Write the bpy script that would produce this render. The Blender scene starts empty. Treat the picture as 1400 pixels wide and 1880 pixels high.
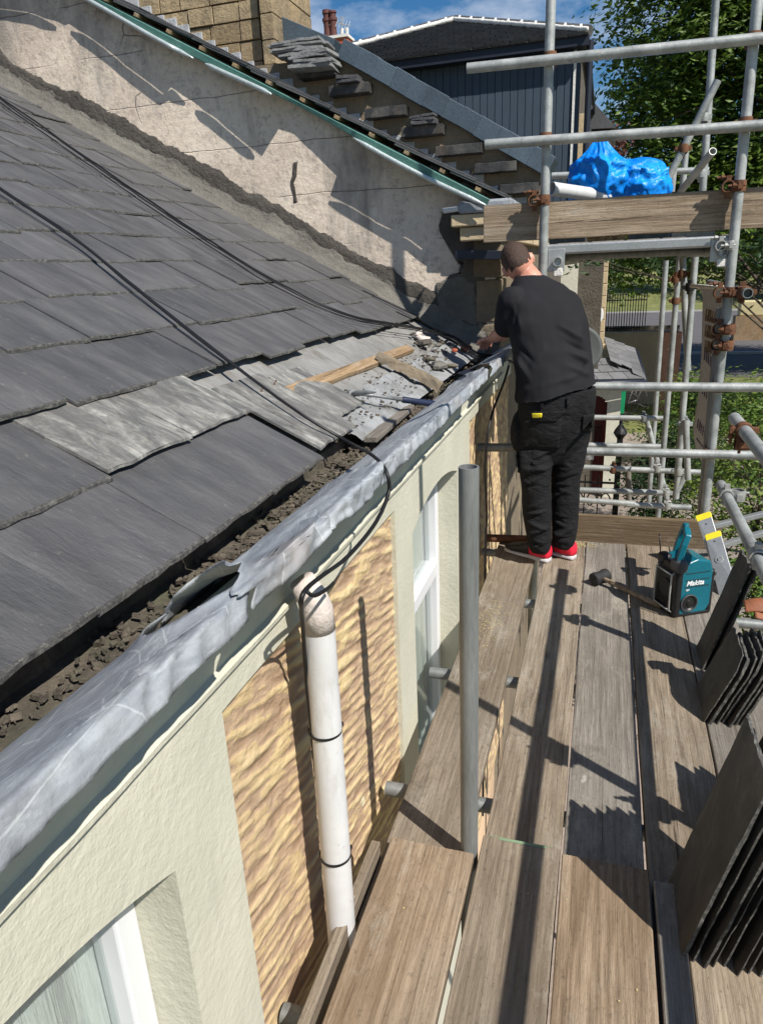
import bpy, math, random
from mathutils import Vector, Matrix, noise
random.seed(7)
R = math.radians
scene = bpy.context.scene
col = scene.collection

# ---------------------------------------------------------------- camera
FPX = 1294.93                                   # focal length in photograph pixels (1400 wide)
XC = Vector((0.9561, 0.0555, -0.2870)); YC = Vector((0.2893, -0.3234, 0.9010)); ZC = Vector((-0.0430, -0.9446, -0.3252))
CAM = Vector((0, 0, 1.6))
cd = bpy.data.cameras.new('camera'); cam = bpy.data.objects.new('camera', cd); col.objects.link(cam)
cd.sensor_fit = 'HORIZONTAL'; cd.sensor_width = 36; cd.lens = FPX / 1400 * 36
cd.clip_start = 0.02; cd.clip_end = 1000
right = Vector((XC[0], YC[0], ZC[0])); down = Vector((XC[1], YC[1], ZC[1])); fwd = Vector((XC[2], YC[2], ZC[2]))
rm = Matrix((right, -down, -fwd)).transposed().to_4x4()
cam.matrix_world = Matrix.Translation(CAM) @ rm
scene.camera = cam

def at(px, py, ax, val):
    """point of the real plane X/Y/Z = val seen at a photograph pixel (used to survey the place)"""
    v = Vector((px - 700, py - 940, FPX))
    d = right * v[0] + down * v[1] + fwd * v[2]
    i = 'XYZ'.index(ax)
    return CAM + d * ((val - CAM[i]) / d[i])

# ---------------------------------------------------------------- light
SUN = Vector((0.548, -0.356, 0.757)).normalized()
w = bpy.data.worlds.new('World'); scene.world = w; w.use_nodes = True
nt = w.node_tree; bg = nt.nodes['Background']
sky = nt.nodes.new('ShaderNodeTexSky'); sky.sky_type = 'NISHITA'; sky.sun_disc = False
sky.sun_elevation = math.asin(SUN.z); sky.sun_rotation = math.atan2(SUN.x, SUN.y)
sky.air_density = 1.0; sky.dust_density = 0.3; sky.ozone_density = 3.0
tc = nt.nodes.new('ShaderNodeTexCoord'); mp = nt.nodes.new('ShaderNodeMapping'); mp.inputs['Scale'].default_value = (3, 3, 7)
nz = nt.nodes.new('ShaderNodeTexNoise'); nz.inputs['Scale'].default_value = 2.3; nz.inputs['Detail'].default_value = 7; nz.inputs['Roughness'].default_value = .6
rp = nt.nodes.new('ShaderNodeValToRGB'); rp.color_ramp.elements[0].position = .50; rp.color_ramp.elements[1].position = .75
rp.color_ramp.elements[1].color = (.6, .6, .6, 1)
mx = nt.nodes.new('ShaderNodeMix'); mx.data_type = 'RGBA'; mx.inputs['B'].default_value = (9, 9.6, 10.6, 1)
nt.links.new(tc.outputs['Generated'], mp.inputs['Vector']); nt.links.new(mp.outputs[0], nz.inputs['Vector'])
nt.links.new(nz.outputs['Fac'], rp.inputs['Fac']); nt.links.new(rp.outputs['Color'], mx.inputs['Factor'])
hs = nt.nodes.new('ShaderNodeHueSaturation'); hs.inputs['Saturation'].default_value = 1.35; nt.links.new(sky.outputs[0], hs.inputs['Color']); nt.links.new(hs.outputs[0], mx.inputs['A']); nt.links.new(mx.outputs['Result'], bg.inputs['Color'])
bg.inputs['Strength'].default_value = 0.068
sl = bpy.data.lights.new('sun', 'SUN'); sl.energy = 5.0; sl.angle = R(0.5); sl.color = (1, .955, .88)
so = bpy.data.objects.new('sun', sl); col.objects.link(so)
so.rotation_euler = (-SUN).to_track_quat('-Z', 'Y').to_euler()
scene.view_settings.view_transform = 'Standard'; scene.view_settings.look = 'None'
scene.view_settings.exposure = 0.42; scene.view_settings.gamma = 1
scene.render.engine = 'CYCLES'

# ---------------------------------------------------------------- materials
class G:
    def __init__(s, name):
        s.m = bpy.data.materials.new(name); s.m.use_nodes = True
        s.t = s.m.node_tree; s.b = s.t.nodes['Principled BSDF']
        s.tc = s.n('ShaderNodeTexCoord'); s.vec = s.tc.outputs['Object']
    def n(s, t): return s.t.nodes.new(t)
    def l(s, a, b): s.t.links.new(a, b)
    def map(s, scale=(1, 1, 1), rot=(0, 0, 0), vec=None):
        q = s.n('ShaderNodeMapping'); q.inputs['Scale'].default_value = scale; q.inputs['Rotation'].default_value = rot
        s.l(vec or s.vec, q.inputs['Vector']); return q.outputs[0]
    def noise(s, sc, det=6, rough=.6, vec=None, dist=0):
        q = s.n('ShaderNodeTexNoise'); q.inputs['Scale'].default_value = sc; q.inputs['Detail'].default_value = det
        q.inputs['Roughness'].default_value = rough; q.inputs['Distortion'].default_value = dist
        s.l(vec or s.vec, q.inputs['Vector']); return q.outputs['Fac']
    def vor(s, sc, vec=None, feature='F1', out='Distance'):
        q = s.n('ShaderNodeTexVoronoi'); q.feature = feature; q.inputs['Scale'].default_value = sc
        s.l(vec or s.vec, q.inputs['Vector']); return q.outputs[out]
    def ramp(s, fac, stops):
        q = s.n('ShaderNodeValToRGB'); e = q.color_ramp.elements
        while len(e) < len(stops): e.new(.5)
        for x, (p, c) in zip(e, stops):
            x.position = p; x.color = (c, c, c, 1) if isinstance(c, (int, float)) else (*c, 1)
        s.l(fac, q.inputs['Fac']); return q.outputs['Color']
    def mix(s, f, a, b, mode='MIX'):
        q = s.n('ShaderNodeMix'); q.data_type = 'RGBA'; q.blend_type = mode
        for k, v in (('Factor', f), ('A', a), ('B', b)):
            if isinstance(v, (int, float)): q.inputs[k].default_value = v if k == 'Factor' else (v, v, v, 1)
            elif isinstance(v, tuple): q.inputs[k].default_value = (*v, 1)
            else: s.l(v, q.inputs[k])
        return q.outputs['Result']
    def math(s, op, a, b=0):
        q = s.n('ShaderNodeMath'); q.operation = op
        for i, v in enumerate((a, b)):
            if isinstance(v, (int, float)): q.inputs[i].default_value = v
            else: s.l(v, q.inputs[i])
        return q.outputs[0]
    def rnd(s, island=True):
        if island: return s.n('ShaderNodeNewGeometry').outputs['Random Per Island']
        return s.n('ShaderNodeObjectInfo').outputs['Random']
    def bump(s, h, dist=.01, strength=1.0):
        q = s.n('ShaderNodeBump'); q.inputs['Distance'].default_value = dist; q.inputs['Strength'].default_value = strength
        s.l(h, q.inputs['Height'])
        if hasattr(s, '_b'): s.l(s._b, q.inputs['Normal'])
        s._b = q.outputs[0]; s.l(s._b, s.b.inputs['Normal'])
    def col(s, c):
        if isinstance(c, tuple): s.b.inputs['Base Color'].default_value = (*c, 1)
        else: s.l(c, s.b.inputs['Base Color'])
    def rough(s, r):
        if isinstance(r, (int, float)): s.b.inputs['Roughness'].default_value = r
        else: s.l(r, s.b.inputs['Roughness'])
    def metal(s, v): s.b.inputs['Metallic'].default_value = v
    def spec(s, v): s.b.inputs['Specular IOR Level'].default_value = v

def scale_c(c, k): return tuple(min(1, x * k) for x in c)
def simple(name, c, rough=.7, var=.25, sc=6, bump=.0, bsc=60, metal=0, stretch=(1, 1, 1), c2=None, island=0, spec=.4, fine=.35):
    g = G(name); v = g.map(stretch)
    c2 = c2 or scale_c(c, 1 - var)
    k = g.ramp(g.noise(sc, 8, .65, v), [(.3, c2), (.55, c), (.75, scale_c(c, 1 + var * .6))])
    k = g.mix(fine, k, g.ramp(g.noise(sc * 9, 4, .7, v), [(.3, scale_c(c, .6)), (.7, scale_c(c, 1.25))]))
    if island: k = g.mix(1, k, g.ramp(g.rnd(), [(0, 1 - island), (1, 1 + island)] if island < .01 else [(0, 1 - island), (1, 1.0)]), 'MULTIPLY')
    g.col(k); g.rough(rough); g.metal(metal); g.spec(spec)
    if bump: g.bump(g.noise(bsc, 6, .6, v), bump)
    return g.m

MT = {}
def build_materials():
    # roofing slate
    g = G('roofing_slate'); r = g.rnd()
    off = g.n('ShaderNodeVectorMath'); off.operation = 'ADD'; sc = g.n('ShaderNodeVectorMath'); sc.operation = 'SCALE'
    cmb = g.n('ShaderNodeCombineXYZ'); g.l(r, cmb.inputs[0]); g.l(r, cmb.inputs[1]); g.l(cmb.outputs[0], sc.inputs[0]); sc.inputs['Scale'].default_value = 37
    g.l(g.vec, off.inputs[0]); g.l(sc.outputs[0], off.inputs[1]); v = off.outputs[0]
    st = g.map((3, 9, 3), vec=v)
    base = g.ramp(r, [(0, (.050, .050, .052)), (.35, (.072, .071, .073)), (.7, (.096, .094, .097)), (1, (.062, .059, .061))])
    k = g.mix(.5, base, g.ramp(g.noise(1.3, 8, .65, st), [(.3, (.032, .032, .034)), (.5, (.078, .077, .079)), (.72, (.150, .147, .146))]))
    k = g.mix(g.ramp(g.noise(2.2, 7, .7, g.map((1, 4, 1), vec=v)), [(.62, 0), (.8, .45)]), k, (.17, .165, .15))
    k = g.mix(g.ramp(g.noise(55, 3, .6, v), [(.66, 0), (.74, .35)]), k, (.21, .20, .16))
    g.col(k); g.rough(g.ramp(g.noise(6, 5, .6, v), [(.3, .42), (.7, .66)])); g.spec(.5)
    g.bump(g.noise(2.2, 8, .7, g.map((6, 22, 6), vec=v)), .006); g.bump(g.noise(90, 4, .6, v), .0016)
    MT['slate'] = g.m
    g = G('weathered_slate'); st = g.map((3, 8, 3))
    k = g.ramp(g.noise(2.2, 9, .72, st, .6), [(.32, (.06, .06, .062)), (.46, (.13, .128, .12)), (.57, (.25, .245, .225)), (.66, (.44, .43, .385)), (.80, (.50, .48, .42))])
    k = g.mix(g.ramp(g.noise(4, 8, .75), [(.46, 0), (.62, .8)]), k, (.105, .10, .095)); k = g.mix(g.ramp(g.noise(26, 6, .8), [(.55, 0), (.7, .5)]), k, (.30, .27, .20))
    g.col(k); g.rough(.6); g.bump(g.noise(3, 8, .7, g.map((6, 20, 6))), .005); MT['slate_pale'] = g.m
    g = G('dusty_slate_face')
    k = g.ramp(g.noise(4, 8, .7, dist=.5), [(.3, (.014, .014, .014)), (.48, (.035, .034, .033)), (.62, (.085, .080, .072)), (.78, (.17, .155, .13))])
    k = g.mix(g.ramp(g.noise(2.1, 5, .6, g.map((1, 1, .35), (0, .5, 0))), [(.56, 0), (.72, .55)]), k, (.13, .085, .045))
    g.col(k); g.rough(.6); g.bump(g.noise(9, 9, .72), .010); g.bump(g.noise(80, 5, .7), .002); MT['slate_dark'] = g.m
    g = G('slate_edge'); k = g.ramp(g.noise(70, 6, .8), [(.32, (.022, .022, .022)), (.52, (.085, .082, .075)), (.70, (.24, .23, .20))]); g.col(k); g.rough(.8)
    g.bump(g.noise(70, 6, .8, g.map((1, 1, 1))), .008); MT['slate_edge'] = g.m
    # lead
    g = G('lead_sheet')
    k = g.ramp(g.noise(6, 9, .68, g.map((1.6, .7, 1.6), (0, 0, R(20))), .5), [(.28, (.15, .165, .185)), (.44, (.245, .265, .29)), (.58, (.35, .375, .395)), (.74, (.50, .53, .54))])
    k = g.mix(g.ramp(g.noise(2.2, 7, .6), [(.47, 0), (.64, .7)]), k, (.15, .145, .155))
    k = g.mix(g.ramp(g.noise(22, 8, .75, g.map((1, .4, 1))), [(.56, 0), (.72, .55)]), k, (.55, .58, .58))
    k = g.mix(g.ramp(g.noise(3.4, 6, .6), [(.56, 0), (.70, .4)]), k, (.30, .25, .20))
    k = g.mix(g.ramp(g.vor(9, g.map((1, .5, 1)), 'DISTANCE_TO_EDGE'), [(0, .35), (.012, 0)]), k, (.68, .70, .70))
    g.col(k); g.rough(g.ramp(g.noise(14, 6, .7), [(.3, .5), (.7, .8)])); g.metal(.08); g.spec(.35)
    g.bump(g.noise(18, 7, .65, g.map((1, .6, 1))), .004); g.bump(g.noise(90, 5, .7), .0012); MT['lead'] = g.m
    # painted render
    g = G('painted_render')
    k = g.ramp(g.noise(3, 7, .6), [(.3, (.485, .475, .38)), (.6, (.545, .53, .43)), (.8, (.61, .595, .49))])
    k = g.mix(g.ramp(g.noise(9, 8, .75), [(.62, 0), (.74, .3)]), k, (.38, .38, .29))
    k = g.mix(g.ramp(g.noise(1.6, 8, .72, g.map((1, 3, .5))), [(.55, 0), (.75, .35)]), k, (.36, .35, .27))
    g.col(k); g.rough(.7)
    g.bump(g.noise(9, 5, .5, g.map((1, 1, .45))), .006); g.bump(g.noise(46, 6, .6, g.map((1, .8, 1.1), (0.5, 0, 0))), .0028); g.bump(g.noise(170, 3, .5), .001); MT['render'] = g.m
    # tooled stone with worn mortar smears
    g = G('tooled_sandstone')
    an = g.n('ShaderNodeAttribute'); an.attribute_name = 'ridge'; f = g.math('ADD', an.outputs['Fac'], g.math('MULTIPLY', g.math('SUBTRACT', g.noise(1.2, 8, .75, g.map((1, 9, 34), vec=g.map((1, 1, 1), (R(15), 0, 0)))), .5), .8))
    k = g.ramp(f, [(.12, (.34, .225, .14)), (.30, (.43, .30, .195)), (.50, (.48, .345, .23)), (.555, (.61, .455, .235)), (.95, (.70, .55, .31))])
    k = g.mix(g.ramp(g.noise(1.7, 5, .6), [(.47, 0), (.66, .55)]), k, g.ramp(g.noise(24, 6, .7), [(.3, (.42, .29, .19)), (.7, (.52, .37, .25))]))
    k = g.mix(g.ramp(g.noise(90, 5, .7), [(.64, 0), (.75, .5)]), k, (.24, .16, .10))
    k = g.mix(g.ramp(g.noise(.8, 6, .7, g.map((1, 3, .6))), [(.58, 0), (.72, .35)]), k, (.27, .19, .12))
    k = g.mix(g.ramp(g.noise(4.1, 3, .5, dist=.4), [(.735, 0), (.76, .8)]), k, (.68, .64, .42))
    g.col(k); g.rough(.88); g.spec(.2); g.bump(f, .006); g.bump(g.noise(60, 7, .7), .005); MT['stone'] = g.m
    # mottled gable render
    g = G('gable_render')
    k = g.ramp(g.noise(1.5, 9, .7), [(.28, (.42, .345, .285)), (.45, (.60, .505, .415)), (.6, (.70, .60, .49)), (.78, (.78, .68, .56))])
    k = g.mix(g.ramp(g.noise(28, 6, .8), [(.5, 0), (.72, .55)]), k, (.19, .16, .14))
    k = g.mix(g.ramp(g.noise(2, 7, .7, g.map((4, 1, .7))), [(.52, 0), (.72, .6)]), k, (.72, .64, .54))
    k = g.mix(g.ramp(g.noise(1.1, 5, .7, g.map((2, 1, .5))), [(.52, 0), (.68, .7)]), k, (.17, .155, .14)); k = g.mix(g.ramp(g.noise(7, 8, .78), [(.52, 0), (.66, .5)]), k, (.27, .23, .20))
    sep = g.n('ShaderNodeSeparateXYZ'); g.l(g.vec, sep.inputs[0])
    wob = g.math('ADD', sep.outputs[2], g.math('MULTIPLY', g.noise(2.2, 4, .6), .05))
    joint = g.ramp(g.math('ABSOLUTE', g.math('SUBTRACT', g.math('FRACT', g.math('DIVIDE', wob, .32)), .5)), [(.0, 1), (.012, 0)])
    jm = g.math('MULTIPLY', joint, g.ramp(g.noise(2.5, 3, .5), [(.42, 0), (.5, 1)]))
    vv = g.n('ShaderNodeVectorMath'); vv.operation = 'ADD'; nn = g.n('ShaderNodeTexNoise'); nn.inputs['Scale'].default_value = 1.8
    g.l(g.vec, nn.inputs['Vector']); g.l(g.vec, vv.inputs[0]); g.l(nn.outputs['Color'], vv.inputs[1])
    cr = g.ramp(g.vor(1.05, vv.outputs[0], 'DISTANCE_TO_EDGE'), [(0, 1), (.009, 0)])
    cm = g.math('MAXIMUM', g.math('MULTIPLY', jm, .55), g.math('MULTIPLY', cr, g.ramp(g.noise(.9, 3, .5), [(.55, 0), (.60, .8)])))
    k = g.mix(cm, k, (.06, .05, .045))
    g.col(k); g.rough(.9); g.spec(.2); g.bump(g.noise(34, 7, .7), .006); g.bump(g.math('SUBTRACT', 1, cm), .008); MT['gable'] = g.m
    MT['cement'] = simple('old_cement', (.155, .145, .125), .9, .5, 3.5, .012, 45)
    MT['cement_dark'] = simple('damp_cement', (.085, .075, .064), .9, .5, 4, .012, 40)
    # timber boards
    def wood(name, a, b, c, gr=.4, ax=0):
        g = G(name); oi = g.n('ShaderNodeObjectInfo')
        sc = g.n('ShaderNodeVectorMath'); sc.operation = 'SCALE'; cmb = g.n('ShaderNodeCombineXYZ')
        g.l(oi.outputs['Random'], cmb.inputs[0]); g.l(oi.outputs['Random'], cmb.inputs[1]); g.l(cmb.outputs[0], sc.inputs[0]); sc.inputs['Scale'].default_value = 51
        ad = g.n('ShaderNodeVectorMath'); ad.operation = 'ADD'; g.l(g.vec, ad.inputs[0]); g.l(sc.outputs[0], ad.inputs[1]); v = ad.outputs[0]
        if ax: v = g.map((1, 1, 1), (0, 0, R(90)), v)
        warp = g.map((1, .4, 1), vec=v)
        grain = g.noise(1.3, 10, .74, g.map((17, .8, 17), vec=v), 1.3)
        fine = g.noise(1.0, 6, .7, g.map((120, 4, 120), vec=v))
        k = g.ramp(grain, [(.30, scale_c(a, .62)), (.44, a), (.55, b), (.68, scale_c(c, 1.08))])
        k = g.mix(.38, k, g.ramp(fine, [(.36, scale_c(a, .5)), (.5, b), (.62, scale_c(c, 1.15))]))
        k = g.mix(g.ramp(g.noise(2.2, 9, .72, warp), [(.42, 0), (.64, .7)]), k, scale_c(a, .85))
        k = g.mix(g.ramp(g.noise(1.5, 8, .7, g.map((1, .5, 1), vec=v)), [(.48, 0), (.72, gr)]), k, (.25, .235, .205))
        k = g.mix(g.ramp(g.noise(5, 9, .8, warp), [(.54, 0), (.66, .6)]), k, (.40, .365, .305))
        k = g.mix(g.ramp(g.noise(3.1, 9, .8, g.map((1, .7, 1), vec=v)), [(.58, 0), (.70, .6)]), k, (.10, .082, .062))
        k = g.mix(g.ramp(g.noise(11, 4, .55, g.map((1, .6, 1), vec=v)), [(.72, 0), (.75, .55)]), k, (.50, .48, .43))
        k = g.mix(g.ramp(g.noise(75, 4, .8, g.map((1, .6, 1), vec=v)), [(.57, 0), (.70, .55)]), k, (.05, .043, .034))
        k = g.mix(g.ramp(g.noise(1.0, 9, .72, g.map((38, .7, 30), vec=v)), [(.63, 0), (.655, .8)]), k, (.040, .029, .021))
        kn = g.vor(2.1, g.map((2.2, .6, 1), vec=v)); k = g.mix(g.ramp(kn, [(.02, .6), (.07, 0)]), k, (.06, .035, .018))
        k = g.mix(1, k, g.ramp(oi.outputs['Random'], [(0, .88), (1, 1.0)]), 'MULTIPLY')
        g.col(k); g.rough(.85); g.spec(.22); g.bump(grain, .005); g.bump(fine, .002); g.bump(g.noise(1, 9, .72, g.map((38, .7, 30), vec=v)), .006); g.bump(g.noise(140, 4, .75, g.map((1, .4, 1), vec=v)), .0016)
        return g.m
    MT['wood'] = wood('weathered_board', (.175, .135, .096), (.30, .242, .178), (.41, .345, .268))
    MT['wood_grey'] = wood('grey_board', (.155, .135, .114), (.245, .217, .185), (.33, .30, .26), .6)
    MT['wood_warm'] = wood('warm_board', (.195, .135, .085), (.335, .248, .165), (.45, .355, .26), .45)
    MT['wood_pale'] = wood('pale_board', (.25, .19, .13), (.41, .325, .23), (.52, .435, .335), .35)
    MT['wood_pale_x'] = wood('pale_toe_board', (.25, .18, .12), (.41, .32, .225), (.53, .44, .34), .45, 1)
    MT['wood_x'] = wood('brown_toe_board', (.13, .092, .055), (.225, .165, .105), (.30, .235, .155), .25, 1)
    MT['batten'] = wood('new_batten', (.25, .16, .085), (.40, .275, .155), (.52, .39, .25), .45)
    # metals
    g = G('galvanised_tube')
    k = g.ramp(g.noise(7, 8, .65), [(.3, (.18, .19, .185)), (.5, (.33, .345, .335)), (.72, (.50, .51, .49))])
    k = g.mix(g.ramp(g.noise(5, 6, .75), [(.6, 0), (.78, .45)]), k, (.17, .13, .09))
    k = g.mix(g.ramp(g.noise(60, 4, .7), [(.60, 0), (.70, .6)]), k, (.62, .61, .57)); k = g.mix(g.ramp(g.noise(16, 5, .7), [(.62, 0), (.72, .6)]), k, (.11, .095, .08))
    g.col(k); g.metal(.3); g.rough(g.ramp(g.noise(12, 5, .6), [(.3, .38), (.7, .6)])); g.bump(g.noise(60, 5, .6), .0012); MT['tube'] = g.m
    MT['tube_dark'] = simple('dull_steel_tube', (.25, .26, .255), .5, .5, 5, .0012, 60, .4, (6, 6, .6))
    MT['rust'] = simple('rusted_coupler', (.17, .075, .036), .8, .5, 22, .003, 90, .2, c2=(.055, .032, .022))
    MT['zinc'] = simple('zinc_plate', (.44, .44, .42), .5, .3, 12, .001, 60, .5)
    MT['alu'] = simple('aluminium', (.42, .43, .43), .42, .2, 9, .0006, 80, .6)
    MT['black'] = simple('black_plastic', (.012, .012, .013), .42, .3, 20, .0008, 120)
    MT['cable'] = simple('cable_sheath', (.008, .008, .009), .5, .3, 20)
    MT['rubber'] = simple('black_rubber', (.02, .02, .021), .7, .3, 20, .001, 90)
    MT['teal'] = simple('teal_plastic', (.003, .118, .165), .33, .25, 12, .0006, 90, spec=.5)
    MT['grey_plastic'] = simple('grey_plastic', (.07, .07, .075), .5, .3, 20, .001, 90)
    MT['white_print'] = simple('white_print', (.75, .76, .76), .5, .1)
    MT['upvc'] = simple('white_upvc', (.66, .67, .69), .35, .03, 3, fine=.03)
    g = G('white_pipe'); k = g.ramp(g.noise(4, 7, .65), [(.3, (.50, .50, .49)), (.6, (.62, .62, .62)), (.8, (.68, .68, .68))])
    k = g.mix(g.ramp(g.noise(9, 7, .75, g.map((1, 1, .25))), [(.54, 0), (.70, .6)]), k, (.33, .32, .29)); k = g.mix(g.ramp(g.noise(40, 5, .75), [(.62, 0), (.70, .6)]), k, (.25, .22, .18)); g.col(k); g.rough(.45); MT['pipe'] = g.m
    MT['collar'] = simple('cemented_pipe_collar', (.60, .53, .48), .85, .3, 12, .004, 60)
    g = G('window_glass'); tr = g.n('ShaderNodeBsdfTransparent'); tr.inputs[0].default_value = (.88, .91, .90, 1); gl = g.n('ShaderNodeBsdfGlossy'); gl.inputs['Roughness'].default_value = .03
    fr = g.n('ShaderNodeLayerWeight'); fr.inputs[0].default_value = .5; fq = g.math('ADD', g.math('MULTIPLY', g.math('POWER', fr.outputs['Facing'], 3.0), .55), .05); ms = g.n('ShaderNodeMixShader'); g.l(fq, ms.inputs[0]); g.l(tr.outputs[0], ms.inputs[1]); g.l(gl.outputs[0], ms.inputs[2]); g.l(ms.outputs[0], g.t.nodes['Material Output'].inputs[0]); MT['glass'] = g.m
    MT['curtain'] = simple('net_curtain', (.80, .81, .80), .9, .25, 3, .01, 14, 0, (1, 8, .4))
    MT['room'] = simple('grey_room', (.3, .3, .3), .9)
    MT['felt_green'] = simple('green_membrane', (.085, .205, .175), .6, .3, 6, .003, 30)
    MT['foil'] = simple('pale_foil', (.50, .56, .55), .32, .2, 6, .004, 26, .35)
    g = G('grey_underlay'); k = g.ramp(g.noise(5, 8, .7), [(.3, (.14, .137, .127)), (.55, (.215, .21, .20)), (.75, (.28, .276, .265))])
    k = g.mix(g.ramp(g.noise(7, 8, .75, g.map((1, 2.5, 1))), [(.52, 0), (.66, .75)]), k, (.11, .095, .075)); k = g.mix(g.ramp(g.noise(3.5, 5, .6, g.map((.5, 5, .5))), [(.58, 0), (.63, .45)]), k, (.09, .09, .09))
    g.col(k); g.rough(.85); g.bump(g.noise(30, 6, .7), .004); MT['underlay'] = g.m
    MT['old_lead'] = simple('stained_old_lead', (.29, .298, .30), .7, .4, 7, .006, 30, .1, c2=(.09, .08, .067))
    MT['lime'] = simple('white_flashing', (.42, .43, .44), .7, .5, 9, .008, 40, c2=(.20, .20, .205))
    g = G('gutter_dirt'); k = g.ramp(g.noise(14, 8, .75), [(.3, (.045, .037, .028)), (.5, (.115, .095, .072)), (.66, (.20, .165, .125)), (.8, (.30, .26, .21))])
    k = g.mix(g.ramp(g.noise(4, 5, .6), [(.5, 0), (.7, .6)]), k, (.10, .115, .06)); g.col(k); g.rough(.95); g.bump(g.noise(60, 8, .75), .012); MT['dirt'] = g.m
    g = G('sandstone_block'); r = g.rnd()
    k = g.ramp(r, [(0, (.24, .165, .085)), (.35, (.40, .29, .155)), (.65, (.50, .38, .22)), (1, (.30, .22, .125))])
    k = g.mix(g.ramp(g.noise(3, 8, .75), [(.42, 0), (.66, .8)]), k, (.055, .048, .04)); k = g.mix(.35, k, g.ramp(g.noise(14, 6, .7), [(.3, (.16, .12, .07)), (.7, (.55, .43, .27))]))
    g.col(k); g.rough(.9); g.bump(g.noise(6, 8, .7), .035); g.bump(g.noise(40, 6, .7), .01); MT['block'] = g.m
    MT['quoin'] = simple('cream_stone', (.55, .43, .27), .85, .25, 4, .006, 30)
    MT['brown_render'] = simple('brown_wall', (.215, .17, .115), .92, .5, 2.2, .014, 26, c2=(.10, .085, .065))
    MT['stone_dark'] = simple('dark_stone_wall', (.11, .095, .075), .92, .5, 3, .02, 18)
    MT['clad'] = simple('blue_grey_board', (.042, .062, .088), .6, .22, 3, .002, 40, 0, (7, 7, .4))
    MT['trim_dark'] = simple('dark_fascia', (.013, .017, .03), .5, .3, 4)
    MT['coping'] = simple('blue_grey_slate', (.085, .118, .15), .55, .3, 4, .004, 40, island=.3)
    MT['pile_slate'] = simple('pale_dusty_slate', (.24, .24, .235), .8, .4, 7, .01, 30, c2=(.085, .085, .085))
    MT['mortar_white'] = simple('white_mortar', (.72, .70, .65), .85, .15, 9, .008, 40)
    MT['terracotta'] = simple('terracotta', (.34, .085, .04), .8, .3, 8, .006, 40)
    MT['pot_dark'] = simple('dark_clay_pot', (.10, .035, .03), .7, .3, 8)
    MT['wall_cream'] = simple('cream_house_wall', (.66, .64, .52), .8, .12, 2, .004, 30)
    MT['door_red'] = simple('dark_red_door', (.12, .012, .012), .4, .2, 5)
    MT['dish'] = simple('pale_dish', (.48, .49, .48), .5, .1, 4)
    MT['dish_dark'] = simple('dull_dark_dish', (.055, .06, .055), .6, .2, 6)
    MT['iron'] = simple('black_iron', (.012, .012, .012), .5, .2, 9)
    MT['road'] = simple('tarmac', (.105, .098, .10), .9, .25, 1.2, .01, 50)
    MT['kerb'] = simple('pale_kerb', (.40, .38, .36), .85, .2, 2)
    MT['paving'] = simple('paving', (.30, .24, .20), .9, .35, 1.6, .02, 14)
    MT['gravel'] = simple('gravel', (.27, .225, .19), .95, .5, 9, .03, 22)
    MT['soil'] = simple('garden_soil', (.09, .06, .042), .95, .4, 4, .02, 20)
    MT['shed'] = simple('garden_wall_render', (.33, .28, .225), .9, .3, 1.5, .01, 10, 0, (2.5, 2.5, .5))
    MT['redwall'] = simple('red_brick_wall', (.27, .14, .11), .9, .4, 4, .01, 20)
    MT['cream_block'] = simple('cream_barrier', (.58, .50, .28), .7, .2, 2)
    MT['bike'] = simple('bicycle_metal', (.25, .25, .26), .4, .3, 9, metal=.5)
    MT['green_bin'] = simple('green_plastic', (.01, .28, .12), .45, .2, 6)
    MT['banner'] = simple('pale_banner', (.50, .50, .51), .6, .1, 3, .003, 8)
    MT['ink'] = simple('purple_grey_print', (.10, .085, .12), .7, .2)
    MT['ink_gold'] = simple('brown_gold_print', (.22, .145, .07), .7, .2)
    MT['yellow'] = simple('yellow_plastic', (.80, .66, .03), .4, .12, 12)
    MT['straw'] = simple('straw_dust', (.50, .40, .20), .9, .3, 40)
    MT['orange'] = simple('orange_brown_leather', (.24, .085, .04), .65, .3, 14, .002, 60)
    MT['paint_green'] = simple('green_paint', (.20, .28, .17), .7, .3, 30)
    g = G('blue_polythene'); k = g.ramp(g.noise(5, 6, .6), [(.3, (.0, .13, .55)), (.55, (.0, .25, .78)), (.8, (.03, .42, .90))]); g.col(k); g.rough(.42); g.spec(.35)
    g.b.inputs['Subsurface Weight'].default_value = .15; g.b.inputs['Subsurface Radius'].default_value = (.01, .02, .05)
    g.bump(g.noise(5, 3, .5, dist=1.5), .04); MT['poly'] = g.m
    # clothes, skin
    g = G('charcoal_jersey'); k = g.ramp(g.noise(5, 6, .6), [(.3, (.0085, .0085, .0105)), (.7, (.0135, .0135, .0165))]); g.col(k); g.rough(.86); g.spec(.25)
    g.bump(g.noise(420, 2, .5), .0005); MT['shirt'] = g.m
    g = G('black_work_cotton'); k = g.ramp(g.noise(9, 7, .65), [(.3, (.0075, .0075, .0085)), (.7, (.014, .014, .0155))]); g.col(k); g.rough(.85); g.spec(.22)
    g.bump(g.noise(13, 7, .6, g.map((1, 1, 1.8)), 1.0), .016); g.bump(g.noise(300, 2, .5), .0006); MT['trouser'] = g.m
    g = G('skin'); k = g.ramp(g.noise(16, 6, .6), [(.3, (.46, .20, .135)), (.7, (.60, .30, .215))]); g.col(k); g.rough(.5)
    g.b.inputs['Subsurface Weight'].default_value = .12; g.b.inputs['Subsurface Radius'].default_value = (.012, .005, .003); g.bump(g.noise(120, 4, .6), .0008); MT['skin'] = g.m
    g = G('brown_hair'); k = g.ramp(g.noise(130, 4, .7, g.map((1, 1, .4))), [(.3, (.020, .010, .006)), (.6, (.060, .030, .018)), (.8, (.11, .058, .034))]); g.col(k); g.rough(.7)
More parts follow.
